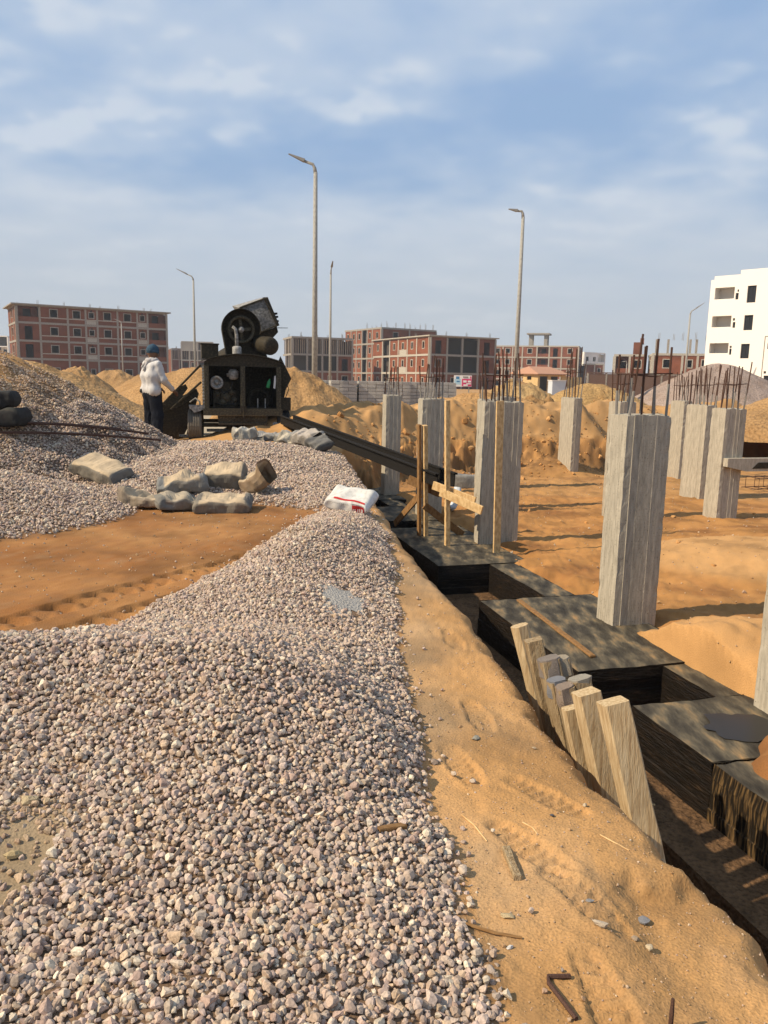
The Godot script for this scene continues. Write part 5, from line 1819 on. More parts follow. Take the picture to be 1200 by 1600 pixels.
func face(root: Node3D, o: Vector3, ux: Vector3, nz: Vector3, bays: Array, floors: Array, rows: Array, brick: Material, conc: Material, first_col := true):
	var width: float = bays[-1]
	for k in floors.size():
		var y0: float = floors[k][0]
		var y1: float = floors[k][1]
		var row: String = rows[k]
		for i in bays.size() - 1:
			var x0: float = bays[i] + 0.16
			var x1: float = bays[i + 1] - 0.16
			var w := x1 - x0
			var c := row[i]
			var po := o + ux * x0 - nz * 0.06
			var holes := []
			var mid := w * 0.5
			if c == "W": holes = [[mid - 0.55, y0 + 0.95, mid + 0.55, y0 + 2.15]]
			elif c == "s": holes = [[mid - 0.38, y0 + 1.15, mid + 0.38, y0 + 2.0], [mid - 0.15, y0 + 2.1, mid + 0.15, y0 + 2.4]]
			elif c == "n": holes = [[mid - 0.32, y0 + 1.0, mid + 0.32, y0 + 2.1]]
			elif c == "T": holes = [[mid - 0.6, y0 + 0.05, mid + 0.6, y0 + 2.25]]
			elif c == "D": holes = [[mid - 0.5, y0, mid + 0.5, y0 + 2.2]]
			var st := mb()
			if c == "O":
				continue
			if c == "F":
				var n := maxi(3, int(w / 0.42))
				for q in n:
					st = mb()
					var xx: float = (q + 0.5) / n * w + 0.05 * sin(q * 7.0 + i * 3.0)
					slab(st, po, ux, nz, xx - 0.08, xx + 0.08, y0, y1 - 0.3, -0.1 - 0.12 * (q % 3), 0.12)
					obj("formwork_post", st, M.formwork, root)
				continue
			if c == "B":
				# recessed balcony: parapet in front, wall with a window set back
				slab(st, po, ux, nz, 0.0, w, y0, y0 + 0.85, 0.0, 0.15)
				obj("balcony_parapet", st, brick, root)
				st = mb()
				var hb := [[mid - 0.6, y0 + 0.9, mid + 0.6, y0 + 2.2]]
				wall_holes(st, po - nz * 1.3, ux, nz, w, y0, y1 - 0.3, 0.2, hb)
				obj("balcony_wall", st, brick, root)
				continue
			wall_holes(st, po, ux, nz, w, y0, y1 - 0.32, 0.2, holes)
			obj("brick_panel" if brick != M.white else "wall_panel", st, brick if c != "c" else conc, root)
			if c == "W" or c == "s" or c == "n":
				surround(root, po, ux, nz, holes[0], conc)
		var sl := mb()
		slab(sl, o, ux, nz, -0.02, width + 0.02, y1 - 0.32, y1 + 0.02, 0.03, 0.3)
		obj("floor_band", sl, conc, root)
	var top: float = floors[-1][1]
	for i in bays.size():
		if i == 0 and not first_col:
			continue
		var st := mb()
		slab(st, o, ux, nz, bays[i] - 0.165, bays[i] + 0.165, floors[0][0] - 0.3, top - 0.34, 0.01, 0.3)
		obj("frame_column", st, conc, root)

func block(called: String, label: String, p0: Vector2, p1: Vector2, depth: float) -> Node3D:
	var d := (p1 - p0).normalized()
	var o := thing(called, label, "building", Vector3(p0.x, 0, p0.y), atan2(-d.y, d.x), "buildings round the site")
	return o

func even(w: float, n: int) -> Array:
	var a := []
	for i in n + 1: a.append(w * i / n)
	return a

func floors_of(base: float, hs: Array) -> Array:
	var out := []
	var y := base
	for h in hs:
		out.append([y, y + h])
		y += h
	return out

func body(root: Node3D, w: float, depth: float, fl: Array, core := true, conc: Material = null, back: Material = null, sides := "R"):
	conc = conc if conc else M.frame
	for k in fl.size():
		var st := mb()
		box(st, Vector3(w * 0.5, fl[k][1] - 0.1, -depth * 0.5), Vector3(w - 0.7, 0.18, depth - 0.7))
		obj("floor_slab", st, conc, root)
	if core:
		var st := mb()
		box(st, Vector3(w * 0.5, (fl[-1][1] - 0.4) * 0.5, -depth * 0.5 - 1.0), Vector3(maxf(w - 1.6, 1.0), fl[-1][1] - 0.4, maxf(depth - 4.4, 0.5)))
		obj("dark_core", st, M.inner_shade, root)  # core box added behind the openings so the rooms read dark
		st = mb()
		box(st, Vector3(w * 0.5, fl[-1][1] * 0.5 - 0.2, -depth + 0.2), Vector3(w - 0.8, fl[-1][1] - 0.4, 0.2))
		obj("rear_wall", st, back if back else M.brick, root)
		for s in sides:
			st = mb()
			box(st, Vector3(w - 0.05 if s == "R" else 0.05, fl[-1][1] * 0.5 - 0.2, -depth * 0.5 - 0.1), Vector3(0.16, fl[-1][1] - 0.4, depth - 0.6))
			obj("side_wall", st, back if back else M.brick, root)

func stubs(root: Node3D, w: float, depth: float, y: float, n: int, h: float, sd: int):
	var r := RandomNumberGenerator.new()
	r.seed = sd
	for i in n:
		var x := w * (i + 0.5) / n + r.randfn() * 0.2
		var z := -0.2 if i % 2 else -depth * r.randf_range(0.2, 0.9)
		var st := mb()
		for q in [[-0.1, -0.1], [0.1, -0.1], [0.1, 0.1], [-0.1, 0.1]]:
			cyl(st, Vector3(x + q[0], y, z + q[1]), Vector3(x + q[0] * 0.9, y + h * r.randf_range(0.6, 1.1), z + q[1]), 0.022, 0.02, 5)
		obj("starter_bars", st, M.rebar_pale, root)

func buildings():
	var X := Vector3.RIGHT
	var N := Vector3.BACK
	# long block on the far left
	var o := block("brick_building", "long four-storey unfinished brick block behind the tall gravel pile", Vector2(-61.21, -130), Vector2(-40.06, -143), 12.0)
	var fl := floors_of(0.0, [3.75, 2.95, 2.95, 2.85])
	var bays := [0.0, 3.6, 8.0, 10.9, 12.8, 16.2, 19.6, 21.4, 24.83]
	body(o, 24.83, 12.0, fl)
	face(o, Vector3.ZERO, X, N, bays, fl, ["TWsnWWsW", "TWWsWWsB", "TWWsWWsB", "BWWsWWsB"], M.brick, M.frame)
	face(o, Vector3(0, 0, -12), Vector3(0, 0, 1), Vector3(-1, 0, 0), even(12.0, 3), fl, [".W.", ".W.", ".W.", ".W."], M.brick, M.frame, false)
	for k in range(1, 4):
		var st := mb()
		slab(st, Vector3.ZERO, X, N, 3.8, 21.2, fl[k][0] + 0.70, fl[k][0] + 0.84, -0.03, 0.1)
		obj("sill_band", st, M.frame_pale, o)
		for x in [11.0, 19.7]:
			st = mb()
			slab(st, Vector3.ZERO, X, N, x, x + 1.6, fl[k][0] + 0.05, fl[k][0] + 0.66, -0.035, 0.1)
			obj("plaster_patch", st, M.frame_pale, o)
	var st0 := mb()
	slab(st0, Vector3.ZERO, X, N, -0.7, 25.5, 12.36, 12.56, 0.5, 13.0)
	obj("roof_slab", st0, M.frame, o)
	stubs(o, 24.0, 11.0, 12.5, 11, 0.75, 1)
	# front brick block in the middle: lit long side, shaded open end
	o = block("brick_building", "three-storey brick block with open shaded rooms behind the columns", Vector2(7.12, -132), Vector2(18.94, -137.6), 23.0)
	fl = floors_of(-0.3, [3.05, 3.05, 3.1])
	body(o, 13.08, 23.0, fl)
	face(o, Vector3.ZERO, X, N, [0.0, 3.4, 6.4, 9.6, 13.08], fl, ["WWTT", "WOOT", "TOOT"], M.brick, M.frame)
	face(o, Vector3(0, 0, -23), Vector3(0, 0, 1), Vector3(-1, 0, 0), [0.0, 4.2, 7.4, 11.0, 14.6, 18.2, 23.0], fl, ["nOnnnn", "nOnnnn", "nOnnnn"], M.brick_pale, M.frame_pale, false)
	for k in 2:
		st0 = mb()
		slab(st0, Vector3(0, 0, -23), Vector3(0, 0, 1), Vector3(-1, 0, 0), 11.4, 14.2, fl[k + 1][0] + 0.02, fl[k + 1][0] + 0.9, -0.045, 0.1)
		obj("plaster_patch", st0, M.frame_pale, o)
	st0 = mb()
	slab(st0, Vector3.ZERO, X, N, -0.3, 13.6, 8.72, 8.90, 0.35, 23.6)
	obj("roof_slab", st0, M.frame_pale, o)
	stubs(o, 13.0, 20.0, 8.85, 6, 0.8, 2)
	# taller brick block behind it
	o = block("brick_building", "tallest red brick block with starter bars on its roof", Vector2(-1.23, -163), Vector2(10.51, -170), 16.3)
	fl = floors_of(-0.2, [3.05, 3.05, 3.05, 3.1])
	body(o, 13.67, 16.3, fl)
	face(o, Vector3.ZERO, X, N, even(13.67, 2), fl, ["..", "..", "..", "W."], M.brick, M.frame)
	face(o, Vector3(0, 0, -16.3), Vector3(0, 0, 1), Vector3(-1, 0, 0), [0.0, 2.9, 5.4, 7.9, 10.2, 12.4, 16.3], fl, ["nnnOnn", "nnnOnn", "nnnOnn", "nnnOnn"], M.brick_pale, M.frame, false)
	stubs(o, 13.6, 16.0, 12.0, 14, 1.3, 3)
	# concrete skeleton with formwork on top
	o = block("concrete_frame_building", "concrete skeleton building with timber formwork props on its top floor", Vector2(-17.5, -144), Vector2(-6.53, -147.5), 9.0)
	fl = floors_of(-0.3, [3.05, 3.05, 3.05])
	body(o, 11.51, 9.0, fl)
	face(o, Vector3.ZERO, X, N, even(11.51, 4), fl, ["nnnW", "OOOT", "FFFF"], M.brick, M.frame)
	face(o, Vector3(0, 0, -9), Vector3(0, 0, 1), Vector3(-1, 0, 0), even(9.0, 3), fl, ["...", "OOO", "FFF"], M.brick, M.frame, false)
	stubs(o, 11.5, 9.0, 8.9, 9, 0.8, 4)
	# far brick block, partly behind the house
	o = block("brick_building", "distant wide brick block with a concrete frame on its roof", Vector2(28.27, -211), Vector2(49.63, -204), 14.0)
	fl = floors_of(-0.4, [2.85, 2.85, 2.85, 2.9])
	body(o, 22.48, 14.0, fl, true, null, null, "L")
	face(o, Vector3.ZERO, X, N, [0.0, 2.8, 5.4, 8.0, 11.8, 15.0, 18.2, 22.48], fl, ["WWnWBTW", "WWnWBTW", "WWnWBTW", "WWnWBTW"], M.brick_pale, M.frame_pale)
	face(o, Vector3(22.48, 0, 0), Vector3(0, 0, -1), Vector3(1, 0, 0), even(14.0, 3), fl, [".B.", ".B.", ".B.", ".B."], M.brick, M.frame, false)
	for q in [[9.6, -3.0], [13.6, -3.0], [9.6, -6.0], [13.6, -6.0]]:
		st0 = mb()
		box(st0, Vector3(q[0], 12.6, q[1]), Vector3(0.9, 2.9, 0.5))
		obj("roof_post", st0, M.frame, o)
	st0 = mb()
	box(st0, Vector3(11.6, 14.25, -4.5), Vector3(6.0, 0.4, 5.0))
	obj("roof_frame", st0, M.frame, o)
	# low brick block to the right with column stubs on the roof
	o = block("brick_building", "low red brick block with tall column stubs on its roof, beside the white block", Vector2(41.22, -122), Vector2(49.9, -119.7), 10.0)
	fl = floors_of(0.0, [3.1, 3.1])
	body(o, 8.98, 10.0, fl)
	face(o, Vector3.ZERO, X, N, [0.0, 4.4, 6.6, 8.98], fl, ["WWW", "WnW"], M.brick_pale, M.frame_pale)
	face(o, Vector3(0, 0, -10), Vector3(0, 0, 1), Vector3(-1, 0, 0), even(10.0, 3), fl, ["nnn", "nnn"], M.brick_pale, M.frame_pale, false)
	for q in [0.5, 2.2, 5.4, 6.3, 8.0]:
		st0 = mb()
		box(st0, Vector3(q, 7.3, -0.4), Vector3(0.32, 2.1, 0.32))
		obj("roof_stub", st0, M.frame, o)
	stubs(o, 9.0, 1.0, 8.2, 5, 1.2, 7)
	o = block("brick_building", "brick block with balconies, set back beside the low red one", Vector2(37.3, -129), Vector2(42.0, -127.5), 8.0)
	fl = floors_of(0.0, [3.1, 3.1])
	body(o, 4.93, 8.0, fl)
	face(o, Vector3.ZERO, X, N, even(4.93, 2), fl, ["BW", "BW"], M.brick, M.frame_pale)
	face(o, Vector3(0, 0, -8), Vector3(0, 0, 1), Vector3(-1, 0, 0), even(8.0, 2), fl, ["W.", "W."], M.brick, M.frame_pale, false)
	st0 = mb()
	box(st0, Vector3(3.6, 7.2, -2.0), Vector3(1.4, 2.0, 1.4))
	box(st0, Vector3(4.2, 8.4, -2.4), Vector3(0.6, 1.0, 0.6))
	obj("stair_tower", st0, M.brick, o)
	# distant small buildings
	o = block("white_building", "small distant white building beyond the brown wall", Vector2(55.16, -220), Vector2(62.47, -225), 9.0)
	fl = floors_of(0.0, [3.4, 3.4, 3.4])
	body(o, 8.86, 9.0, fl, true, M.white, M.white)
	face(o, Vector3.ZERO, X, N, even(8.86, 3), fl, ["WWB", "WWB", "WWB"], M.white, M.white)
	face(o, Vector3(0, 0, -9), Vector3(0, 0, 1), Vector3(-1, 0, 0), even(9.0, 2), fl, ["WW", "WW", "WW"], M.white, M.white, false)
	o = block("brick_building", "distant dark brick block seen beside the worker's cap", Vector2(-63.2, -230), Vector2(-59.4, -232), 8.0)
	fl = floors_of(0.0, [3.1, 3.1, 3.1])
	body(o, 4.3, 8.0, fl, true, null, null, "LR")
	face(o, Vector3.ZERO, X, N, even(4.3, 2), fl, [".O", ".O", "FF"], M.brick, M.frame)
	stubs(o, 4.3, 8.0, 9.2, 4, 0.9, 9)
	o = block("brick_building", "distant pinkish brick block with a grey unfinished top floor behind the lamp post", Vector2(-59.3, -226), Vector2(-50.5, -228), 10.0)
	fl = floors_of(0.0, [3.0, 3.0, 2.8, 2.4])
	body(o, 9.02, 10.0, fl, true, null, null, "LR")
	face(o, Vector3.ZERO, X, N, even(9.02, 4), fl, ["BWBW", "BWBW", "FFFF", "ccFc"], M.brick_pale, M.frame_pale)
	o = block("white_building", "distant white building at the picture's edge beyond the long brick block", Vector2(-130.0, -250), Vector2(-120.9, -250), 9.0)
	fl = floors_of(0.0, [3.2, 3.2, 3.2, 3.2])
	body(o, 9.1, 9.0, fl, true, M.white, M.white)
	face(o, Vector3.ZERO, X, N, even(9.1, 3), fl, ["WWB", "WWB", "WWB", "WOO"], M.white, M.white)
	o = block("brick_building", "low distant half-built block just past the long brick block's end", Vector2(-120.5, -252), Vector2(-113.0, -254), 8.0)
	fl = floors_of(0.0, [3.2, 3.0, 2.6])
	body(o, 7.76, 8.0, fl, true, null, null, "LR")
	face(o, Vector3.ZERO, X, N, even(7.76, 3), fl, ["...", "WWW", "OFO"], M.brick_pale, M.frame_pale)
	o = block("brick_building", "small brick wing between the distant wide block and the white building", Vector2(52.8, -208), Vector2(57.5, -208), 6.0)
	fl = floors_of(0.0, [3.4, 3.3])
	body(o, 4.7, 6.0, fl, true, null, null, "LR")
	face(o, Vector3.ZERO, X, N, even(4.7, 2), fl, ["..", ".n"], M.brick, M.frame_pale)
	white_block()
	yellow_house()
	# low brown wall
	o = thing("boundary_wall", "low brown boundary wall behind the tall smooth sand heap", "wall", Vector3(23.15, 0, -90.0), -0.02)
	for k in 5:
		var st := mb()
		box(st, Vector3(1.05 + k * 2.1, 1.2, 0), Vector3(1.92, 2.5, 0.2))
		obj("wall_panel", st, M.wall_brown, o)
		st = mb()
		box(st, Vector3(k * 2.1, 1.25, 0), Vector3(0.18, 2.6, 0.26))
		obj("wall_post", st, M.frame, o)
	var st1 := mb()
	box(st1, Vector3(5.25, 2.57, 0), Vector3(10.7, 0.12, 0.3))
	obj("coping", st1, M.wall_brown, o)
	# grey cabinet
	o = thing("utility_cabinet", "pale grey metal cabinet standing before the yellow house", "cabinet", Vector3(16.4, 0, -75.0), 0.25)
	st1 = mb()
	bar(st1, Vector3(0, 0, 0), Vector3(0, 1.5, 0), 1.5, 0.9, Vector3.RIGHT, 0.03)
	obj("case", st1, M.tank, o)
	st1 = mb()
	box(st1, Vector3(0, 1.53, 0), Vector3(1.6, 0.06, 1.0))
	obj("cover", st1, M.white_plain, o)
	# billboard
	o = thing("billboard", "small printed billboard with a blue and a pink half, before the brick block", "billboard", Vector3(5.85, 0, -60.0), 0.05)
	st1 = mb()
	for x in [-0.5, 0.5]:
		box(st1, Vector3(x, 0.5, -0.06), Vector3(0.08, 1.0, 0.08))
	obj("leg", st1, M.galv, o)
	st1 = mb()
	box(st1, Vector3(0, 1.28, 0), Vector3(1.38, 0.86, 0.05))
	obj("board", st1, M.white_plain, o)
	var pr := [["print_panel", M.cyan, -0.40, 1.22, 0.50, 0.42], ["print_panel", M.blue, -0.40, 1.52, 0.26, 0.20], ["print_panel", M.blue, -0.36, 1.24, 0.24, 0.10], ["print_panel", M.pink, 0.30, 1.17, 0.74, 0.56], ["print_panel", M.lamp_head, 0.20, 1.58, 0.40, 0.10], ["print_panel", M.pink, 0.60, 1.56, 0.10, 0.16]]
	var zz := 0.026
	for q in pr:
		st1 = mb()
		zz += 0.004
		box(st1, Vector3(q[2], q[3], zz), Vector3(q[4], q[5], 0.002))
		obj(q[0], st1, q[1], o)
	for q in [[0.16, 1.25, 0.26, 0.16], [0.50, 1.25, 0.24, 0.14], [0.45, 1.08, 0.36, 0.08], [0.22, 0.97, 0.34, 0.12]]:
		st1 = mb()
		box(st1, Vector3(q[0], q[1], zz + 0.008), Vector3(q[2], q[3], 0.002))
		obj("print_panel", st1, M.white_plain, o)

func white_block():
	var o := thing("white_building", "large white plastered apartment block at the picture's edge", "building", Vector3(34.76, 0, -86.0), atan2(-0.7071, 0.7071), "buildings round the site")
	var X := Vector3.RIGHT
	var N := Vector3.BACK
	var st := mb()
	var bal := [[0.5, 10.5, 2.57, 11.7], [0.45, 7.58, 2.5, 8.75], [0.42, 4.83, 2.46, 5.9], [1.1, 1.3, 2.4, 3.0]]
	var win := [[2.85, 11.15, 3.02, 11.4], [2.70, 10.38, 3.02, 11.05], [2.64, 8.2, 2.88, 8.46], [2.68, 7.46, 2.95, 8.06], [2.58, 5.36, 2.8, 5.6], [2.58, 4.66, 2.82, 5.3], [3.88, 9.98, 4.78, 11.7], [3.83, 7.17, 4.73, 8.72], [3.77, 4.26, 4.65, 5.77], [3.02, 1.3, 3.68, 2.5], [6.42, 5.2, 6.9, 5.85], [6.42, 6.0, 6.75, 6.25], [6.35, 1.6, 7.0, 2.5], [6.3, 2.7, 6.55, 2.95], [8.2, 9.98, 9.1, 11.7], [8.2, 7.17, 9.1, 8.72], [8.2, 4.26, 9.1, 5.77]]
	wall_holes(st, Vector3.ZERO, X, N, 12.0, -0.2, 12.55, 0.28, bal + win)
	obj("front_wall", st, M.white, o)
	st = mb()
	slab(st, Vector3.ZERO, X, N, 0.34, 3.05, 12.55, 12.92, -0.002, 0.25)
	slab(st, Vector3.ZERO, X, N, 3.05, 12.0, 12.55, 13.35, -0.004, 0.25)
	obj("parapet", st, M.white, o)
	for w in win:
		st = mb()
		slab(st, Vector3.ZERO, X, N, w[0] - 0.02, w[2] + 0.02, w[1] - 0.02, w[3] + 0.02, -0.18, 0.03)
		var p := obj("window", st, M.glass, o)
		if w[2] - w[0] > 0.6 and w[3] - w[1] > 1.3:
			st = mb()
			var m: float = (w[0] + w[2]) * 0.5
			slab(st, Vector3.ZERO, X, N, m - 0.02, m + 0.02, w[1], w[3], -0.15, 0.03)
			obj("window_bar", st, M.black, p)
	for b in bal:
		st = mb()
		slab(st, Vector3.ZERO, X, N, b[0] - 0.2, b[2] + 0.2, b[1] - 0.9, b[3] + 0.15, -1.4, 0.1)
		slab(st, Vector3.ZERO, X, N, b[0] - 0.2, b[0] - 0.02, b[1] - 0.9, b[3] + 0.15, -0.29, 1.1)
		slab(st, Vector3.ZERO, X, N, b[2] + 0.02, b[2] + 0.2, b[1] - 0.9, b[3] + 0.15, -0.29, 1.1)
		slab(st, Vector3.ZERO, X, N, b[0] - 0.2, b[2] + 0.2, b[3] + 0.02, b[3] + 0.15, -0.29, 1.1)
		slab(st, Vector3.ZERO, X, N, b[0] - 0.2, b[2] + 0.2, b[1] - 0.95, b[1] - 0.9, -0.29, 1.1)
		obj("balcony_recess", st, M.white_dull, o)
	st = mb()
	box(st, Vector3(0.14, 6.17, -6.2), Vector3(0.28, 12.74, 11.8))
	box(st, Vector3(11.86, 6.17, -6.2), Vector3(0.28, 12.74, 11.8))
	box(st, Vector3(6.0, 6.17, -12.0), Vector3(11.4, 12.74, 0.28))
	obj("outer_wall", st, M.white, o)
	st = mb()
	box(st, Vector3(6.0, 12.3, -6.2), Vector3(11.4, 0.3, 11.3))
	obj("roof_slab", st, M.white_dull, o)
	st = mb()
	box(st, Vector3(6.12, 4.0, 0.02), Vector3(0.06, 5.0, 0.05))
	box(st, Vector3(6.6, 6.5, 0.02), Vector3(0.9, 0.06, 0.05))
	obj("wing_step_strip", st, M.lamp_head, o)  # dark strips added to mark the step of a nearer wing, not built

func yellow_house():
	var o := thing("yellow_house", "small yellow guard house with a reddish hipped roof", "house", Vector3(18.7, 0, -108.0), 0.30)
	var X := Vector3.RIGHT
	var N := Vector3.BACK
	var st := mb()
	wall_holes(st, Vector3(1.7, 0, 1.4), X, N, 4.3, 0.0, 2.6, 0.2, [[0.3, 0.2, 1.5, 2.2], [2.0, 0.9, 3.6, 2.2]])
	obj("front_wall", st, M.yellow, o)
	st = mb()
	wall_holes(st, Vector3(0, 0, -2.6), Vector3(0.391, 0, 0.920), Vector3(-0.920, 0, 0.391), 4.35, 0.0, 2.6, 0.2, [[0.7, 0.9, 1.7, 2.1], [2.4, 1.7, 3.2, 2.2]])
	obj("gable_wall", st, M.yellow, o)
	st = mb()
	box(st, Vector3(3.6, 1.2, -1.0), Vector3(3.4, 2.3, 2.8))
	obj("dark_core", st, M.inner_shade, o)  # dark block added inside the house so its openings read dark
	st = mb()
	var e := [Vector3(-0.5, 2.6, -3.0), Vector3(1.4, 2.55, 2.0), Vector3(6.5, 2.55, 2.0), Vector3(6.8, 2.6, -3.0)]
	var r0 := Vector3(1.3, 3.55, -0.7)
	var r1 := Vector3(4.6, 3.55, -0.7)
	tri(st, e[0], e[1], r0)
	quad(st, e[1], e[2], r1, r0)
	tri(st, e[2], e[3], r1)
	quad(st, e[3], e[0], r0, r1)
	quad(st, e[0] - Vector3(0, 0.1, 0), e[1] - Vector3(0, 0.1, 0), e[2] - Vector3(0, 0.1, 0), e[3] - Vector3(0, 0.1, 0))
	for i in 4:
		var a: Vector3 = e[i]
		var b: Vector3 = e[(i + 1) % 4]
		quad(st, a - Vector3(0, 0.1, 0), b - Vector3(0, 0.1, 0), b, a)
	obj("roof", st, M.roof_tile, o)
	st = mb()
	box(st, Vector3(8.0, 1.1, -0.5), Vector3(3.2, 2.2, 0.25))
	obj("side_wall", st, M.yellow, o)

# ---------- small things ----------
func pebble(label: String, x: float, z: float, s: float, sd: int, col: Color, flat := 0.7, group := "pebbles on the sandy path"):
	var o := obj("pebble", stone_mesh(sd), mat(col, 0.9, M.fine, Vector3.ONE * 12.0))
	o.position = Vector3(x, ground_y(x, z) + s * 0.35, z)
	o.basis = Basis(Vector3.UP, sd * 1.7).scaled(Vector3(s, s * flat, s * 0.8))
	tag(o, label, "pebble", group)

func twig(called: String, label: String, p0: Vector3, p1: Vector3, r: float, m: Material, flat := 1.0):
	var st := mb()
	p0.y = ground_y(p0.x, p0.z) + r * 0.7
	p1.y = maxf(p1.y, ground_y(p1.x, p1.z) + r * 0.7)
	var mid := p0.lerp(p1, 0.5) + Vector3(rng.randfn(), 0, rng.randfn()) * p0.distance_to(p1) * 0.05
	mid.y = maxf(mid.y, ground_y(mid.x, mid.z) + r * 0.7)
	if flat != 1.0:
		bar(st, p0, p1, r * 2.0 * flat, r * 2.0, (p1 - p0).cross(Vector3.UP), r * 0.3, 0.002, 4)
	else:
		tube(st, [p0, mid, p1], [r, r, r * 0.7], 6)
	var cat := "stick" if m != M.rebar else "rod"
	tag(obj(called, st, m), label, cat)

func small_things():
	pebble("squarish yellow pebble on the path beside the gravel's edge", 0.30, -1.57, 0.017, 201, Color(0.50, 0.40, 0.24))
	pebble("flat grey-green pebble on the path near the gravel's edge", 0.33, -2.47, 0.020, 202, Color(0.33, 0.31, 0.25), 0.5)
	pebble("broken pale stone half sunk in the path", 0.50, -1.53, 0.020, 203, Color(0.50, 0.42, 0.32), 0.6)
	pebble("oval cream pebble on the bank's crumbling lobe", 0.605, -1.51, 0.014, 204, Color(0.55, 0.45, 0.30), 0.8)
	pebble("small dark pebble in the middle of the sandy path", 0.49, -1.99, 0.009, 205, Color(0.10, 0.10, 0.11))
	pebble("flat blue-grey stone near the bank's edge", 0.625, -1.61, 0.017, 206, Color(0.24, 0.24, 0.25), 0.4)
	pebble("grey stone chip on the path below the slumped lip", 0.50, -1.62, 0.011, 207, Color(0.28, 0.28, 0.28), 0.5)
	pebble("brownish pebble close beside the oval cream one", 0.575, -1.52, 0.011, 208, Color(0.38, 0.29, 0.20))
	pebble("white chip at the very edge of the gravel", 0.29, -1.47, 0.010, 209, Color(0.66, 0.64, 0.60))
	pebble("yellow stone lying among the gravel at the picture's edge", -0.86, -1.74, 0.032, 210, Color(0.50, 0.41, 0.26))
	pebble("second yellow stone just below the larger one in the gravel", -0.82, -1.58, 0.022, 211, Color(0.48, 0.37, 0.20))
	pebble("white crumb on the wet pad top beside the cut-off column", 2.02, -4.15, 0.018, 212, Color(0.70, 0.68, 0.64))
	pebble("pale pebble near the foot of the closest timber stake", 0.60, -2.06, 0.010, 213, Color(0.55, 0.44, 0.30))
	pebble("two-tone pebble on the path level with the stakes", 0.52, -2.42, 0.011, 214, Color(0.45, 0.36, 0.25))
	twig("wood_splinter", "weathered wood splinter lying on the sandy path", Vector3(0.335, 0, -1.83), Vector3(0.345, -9, -1.70), 0.008, M.timber_grey, 1.3)
	twig("dry_straw", "thin straw lying on the path near the gravel's edge", Vector3(0.235, 0, -1.98), Vector3(0.29, -9, -1.86), 0.0022, M.board)
	twig("dry_straw", "short pale straw beside the footprints", Vector3(0.40, 0, -1.95), Vector3(0.43, -9, -1.90), 0.002, M.board)
	twig("dry_straw", "bent straw near the bank's edge", Vector3(0.60, 0, -1.90), Vector3(0.66, -9, -1.84), 0.002, M.board)
	twig("dry_straw", "long yellow straw among the near gravel", Vector3(-0.16, -9, -1.42), Vector3(-0.08, -9, -1.47), 0.003, M.board)
	twig("wood_splinter", "dark stick lying on the berm's gravel", Vector3(0.0, -9, -1.78), Vector3(0.07, -9, -1.83), 0.008, M.board_brown, 1.3)
	twig("wood_splinter", "brown stick at the gravel's edge on the path", Vector3(0.20, 0, -1.53), Vector3(0.32, -9, -1.50), 0.004, M.board_brown)
	twig("steel_rod", "short rusty rod sticking up from the path at the picture's lower edge", Vector3(0.565, 0, -1.28), Vector3(0.567, 0.055, -1.285), 0.0045, M.rebar)
	twig("grey_stick", "grey flat stick lying at the trench wall below the pad", Vector3(1.40, -9, -3.55), Vector3(1.30, -9, -3.2), 0.014, M.timber_grey, 1.2)
	twig("pale_lath", "thin pale lath on the ledge beside the closest stake", Vector3(1.32, -0.98, -4.1), Vector3(1.46, -0.98, -3.75), 0.007, M.board)
	var lt := mb()
	bar(lt, AB(2.96, 6.05, -0.703), AB(2.86, 4.62, -0.703), 0.045, 0.016, EU, 0.003, 0.003, 8)
	tag(obj("timber_lath", lt, M.board_brown), "thin brown timber lath lying along the pad under the closest whole column", "lath")
	# bent rod on the path
	var st := mb()
	var a := Vector3(0.40, 0, -1.39); var b := Vector3(0.345, 0, -1.385); var c := Vector3(0.385, 0, -1.28)
	a.y = ground_y(a.x, a.z) + 0.005; b.y = ground_y(b.x, b.z) + 0.005; c.y = ground_y(c.x, c.z) + 0.005
	tube(st, [a, a.lerp(b, 0.85), b.lerp(c, 0.15), c], [0.005], 6)
	tag(obj("bent_rod", st, M.rebar), "bent rusty rod half buried at the gravel's edge", "rod")
	# steel bars across the gravel
	var lab := ["longest rusty steel bar lying across the gravel piles", "second steel bar crossing the gravel just under the longest", "short steel bar ending behind the lone long sack"]
	var ends := [[Vector3(-4.6, 0, -7.75), Vector3(-3.05, 0, -9.9)], [Vector3(-4.6, 0, -7.62), Vector3(-2.85, 0, -9.75)], [Vector3(-4.5, 0, -7.9), Vector3(-3.3, 0, -9.6)]]
	for i in 3:
		st = mb()
		var pts := []
		for k in 13:
			var p: Vector3 = ends[i][0].lerp(ends[i][1], k / 12.0)
			p.y = ground_y(p.x, p.z) + 0.075
			pts.append(p)
		var lift := 0.0
		for k in 13:
			lift = maxf(lift, pts[k].y - lerpf(pts[0].y, pts[12].y, k / 12.0))
		var sm := []
		for k in 13:
			var q: Vector3 = pts[k]
			q.y = lerpf(pts[0].y, pts[12].y, k / 12.0) + lift * (0.55 + 0.3 * sin(PI * k / 12.0))
			sm.append(q)
		tube(st, sm, [0.016], 6)
		tag(obj("steel_bar", st, M.rebar), lab[i], "steel bar", "steel bars on the gravel")
	clods()
	# bits of grit over sand
	var mm := MultiMesh.new()
	mm.transform_format = MultiMesh.TRANSFORM_3D
	mm.use_colors = true
	mm.mesh = stone_mesh(301)
	var xf := []
	var cl := []
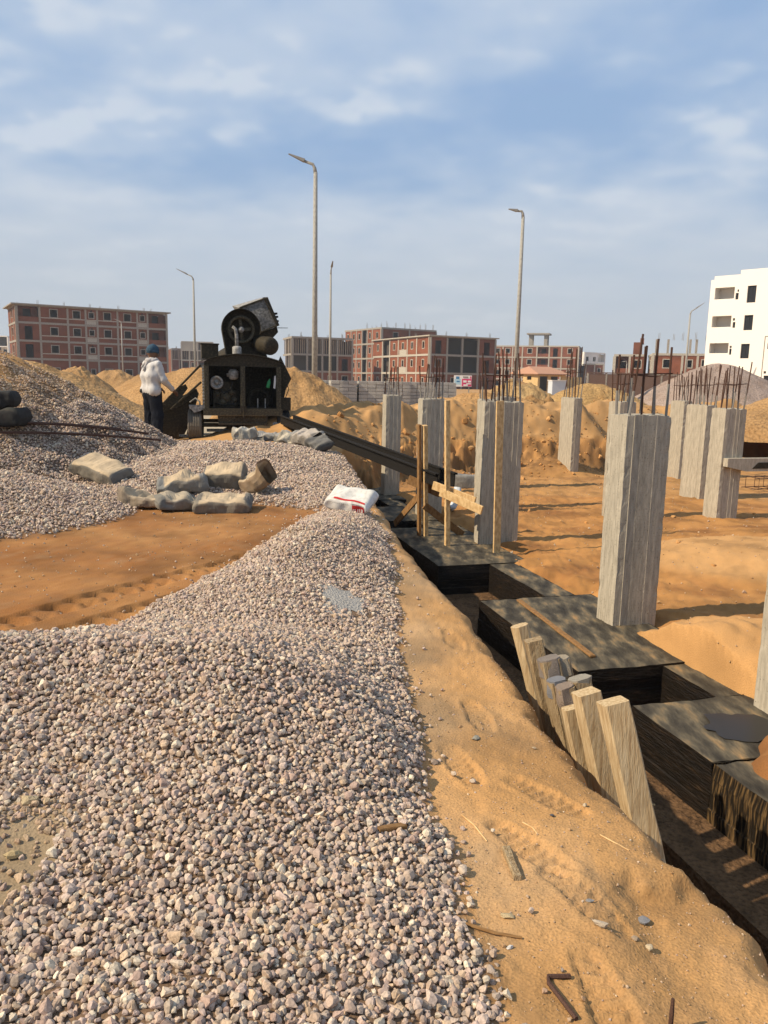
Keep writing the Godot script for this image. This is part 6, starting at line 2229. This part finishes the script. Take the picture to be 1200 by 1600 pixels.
	for i in 7400:
		var x: float
		var z: float
		var s: float
		if i < 1500:
			x = rng.randf_range(0.1, 0.9); z = rng.randf_range(-1.15, -4.2); s = 0.0028 * exp(rng.randfn() * 0.4)
		elif i < 3000:
			x = rng.randf_range(-3.2, -0.5); z = rng.randf_range(-3.6, -8.5); s = 0.006 * exp(rng.randfn() * 0.4)
		elif i > 5200:
			x = rng.randf_range(0.1, 0.95); z = rng.randf_range(-1.15, -3.4); s = 0.0016 * exp(rng.randfn() * 0.45)
		else:
			x = rng.randf_range(1.4, 8.0); z = rng.randf_range(-4.5, -16.0); s = 0.008 * exp(rng.randfn() * 0.45)
		var g := grav(x, z)
		if gmask > 0.3:
			continue
		var y := ground_y(x, z)
		if y < -0.86:
			continue
		xf.append(Transform3D(Basis(Vector3(rng.randfn(), rng.randfn(), rng.randfn()).normalized(), rng.randf() * TAU).scaled(Vector3.ONE * s), Vector3(x, y + s * 0.3, z)))
		var c2: Color = STONES[rng.randi() % STONES.size()].lerp(Color(0.42, 0.25, 0.10), rng.randf() * 0.85)
		cl.append(c2)
	mm.instance_count = xf.size()
	for i in xf.size():
		mm.set_instance_transform(i, xf[i])
		mm.set_instance_color(i, cl[i])
	var mi := MultiMeshInstance3D.new()
	mi.name = "grit"
	mi.multimesh = mm
	mi.material_override = M.stone
	add_child(mi)
	tag(mi, "loose grit and crumbs scattered over the sand", "grit", "", "stuff")

func clods():
	var mm := MultiMesh.new()
	mm.transform_format = MultiMesh.TRANSFORM_3D
	mm.use_colors = true
	mm.mesh = stone_mesh(303)
	var xf := []
	var cl := []
	for i in 9000:
		var x: float
		var z: float
		if i < 6500:
			x = rng.randf_range(-3.5, 9.0); z = rng.randf_range(-14.0, -22.0)
		else:
			x = rng.randf_range(1.6, 9.0); z = rng.randf_range(-6.5, -16.0)
		var d := pit(x, z)
		var near: float = 1.0 - smoothstep(0.0, 1.6, absf(d - 0.3))
		if i >= 6500:
			near = 0.35 * smoothstep(0.0, 0.4, na.get_noise_2d(x * 0.8, z * 0.8))
		if rng.randf() > near:
			continue
		var s: float = 0.022 * exp(rng.randfn() * 0.55) * (1.0 if i < 6500 else 0.6)
		xf.append(Transform3D(Basis(Vector3(rng.randfn(), rng.randfn(), rng.randfn()).normalized(), rng.randf() * TAU).scaled(Vector3.ONE * s), Vector3(x, ground_y(x, z) + s * 0.2, z)))
		cl.append(SAND_FAR.lerp(SAND_PIT, rng.randf()) * rng.randf_range(0.75, 1.1))
	mm.instance_count = xf.size()
	for i in xf.size():
		mm.set_instance_transform(i, xf[i])
		mm.set_instance_color(i, cl[i])
	var mi := MultiMeshInstance3D.new()
	mi.name = "sand_clods"
	mi.multimesh = mm
	mi.material_override = M.stone
	add_child(mi)
	tag(mi, "loose clods of sand along the pit's far bank and floor", "clods", "", "stuff")
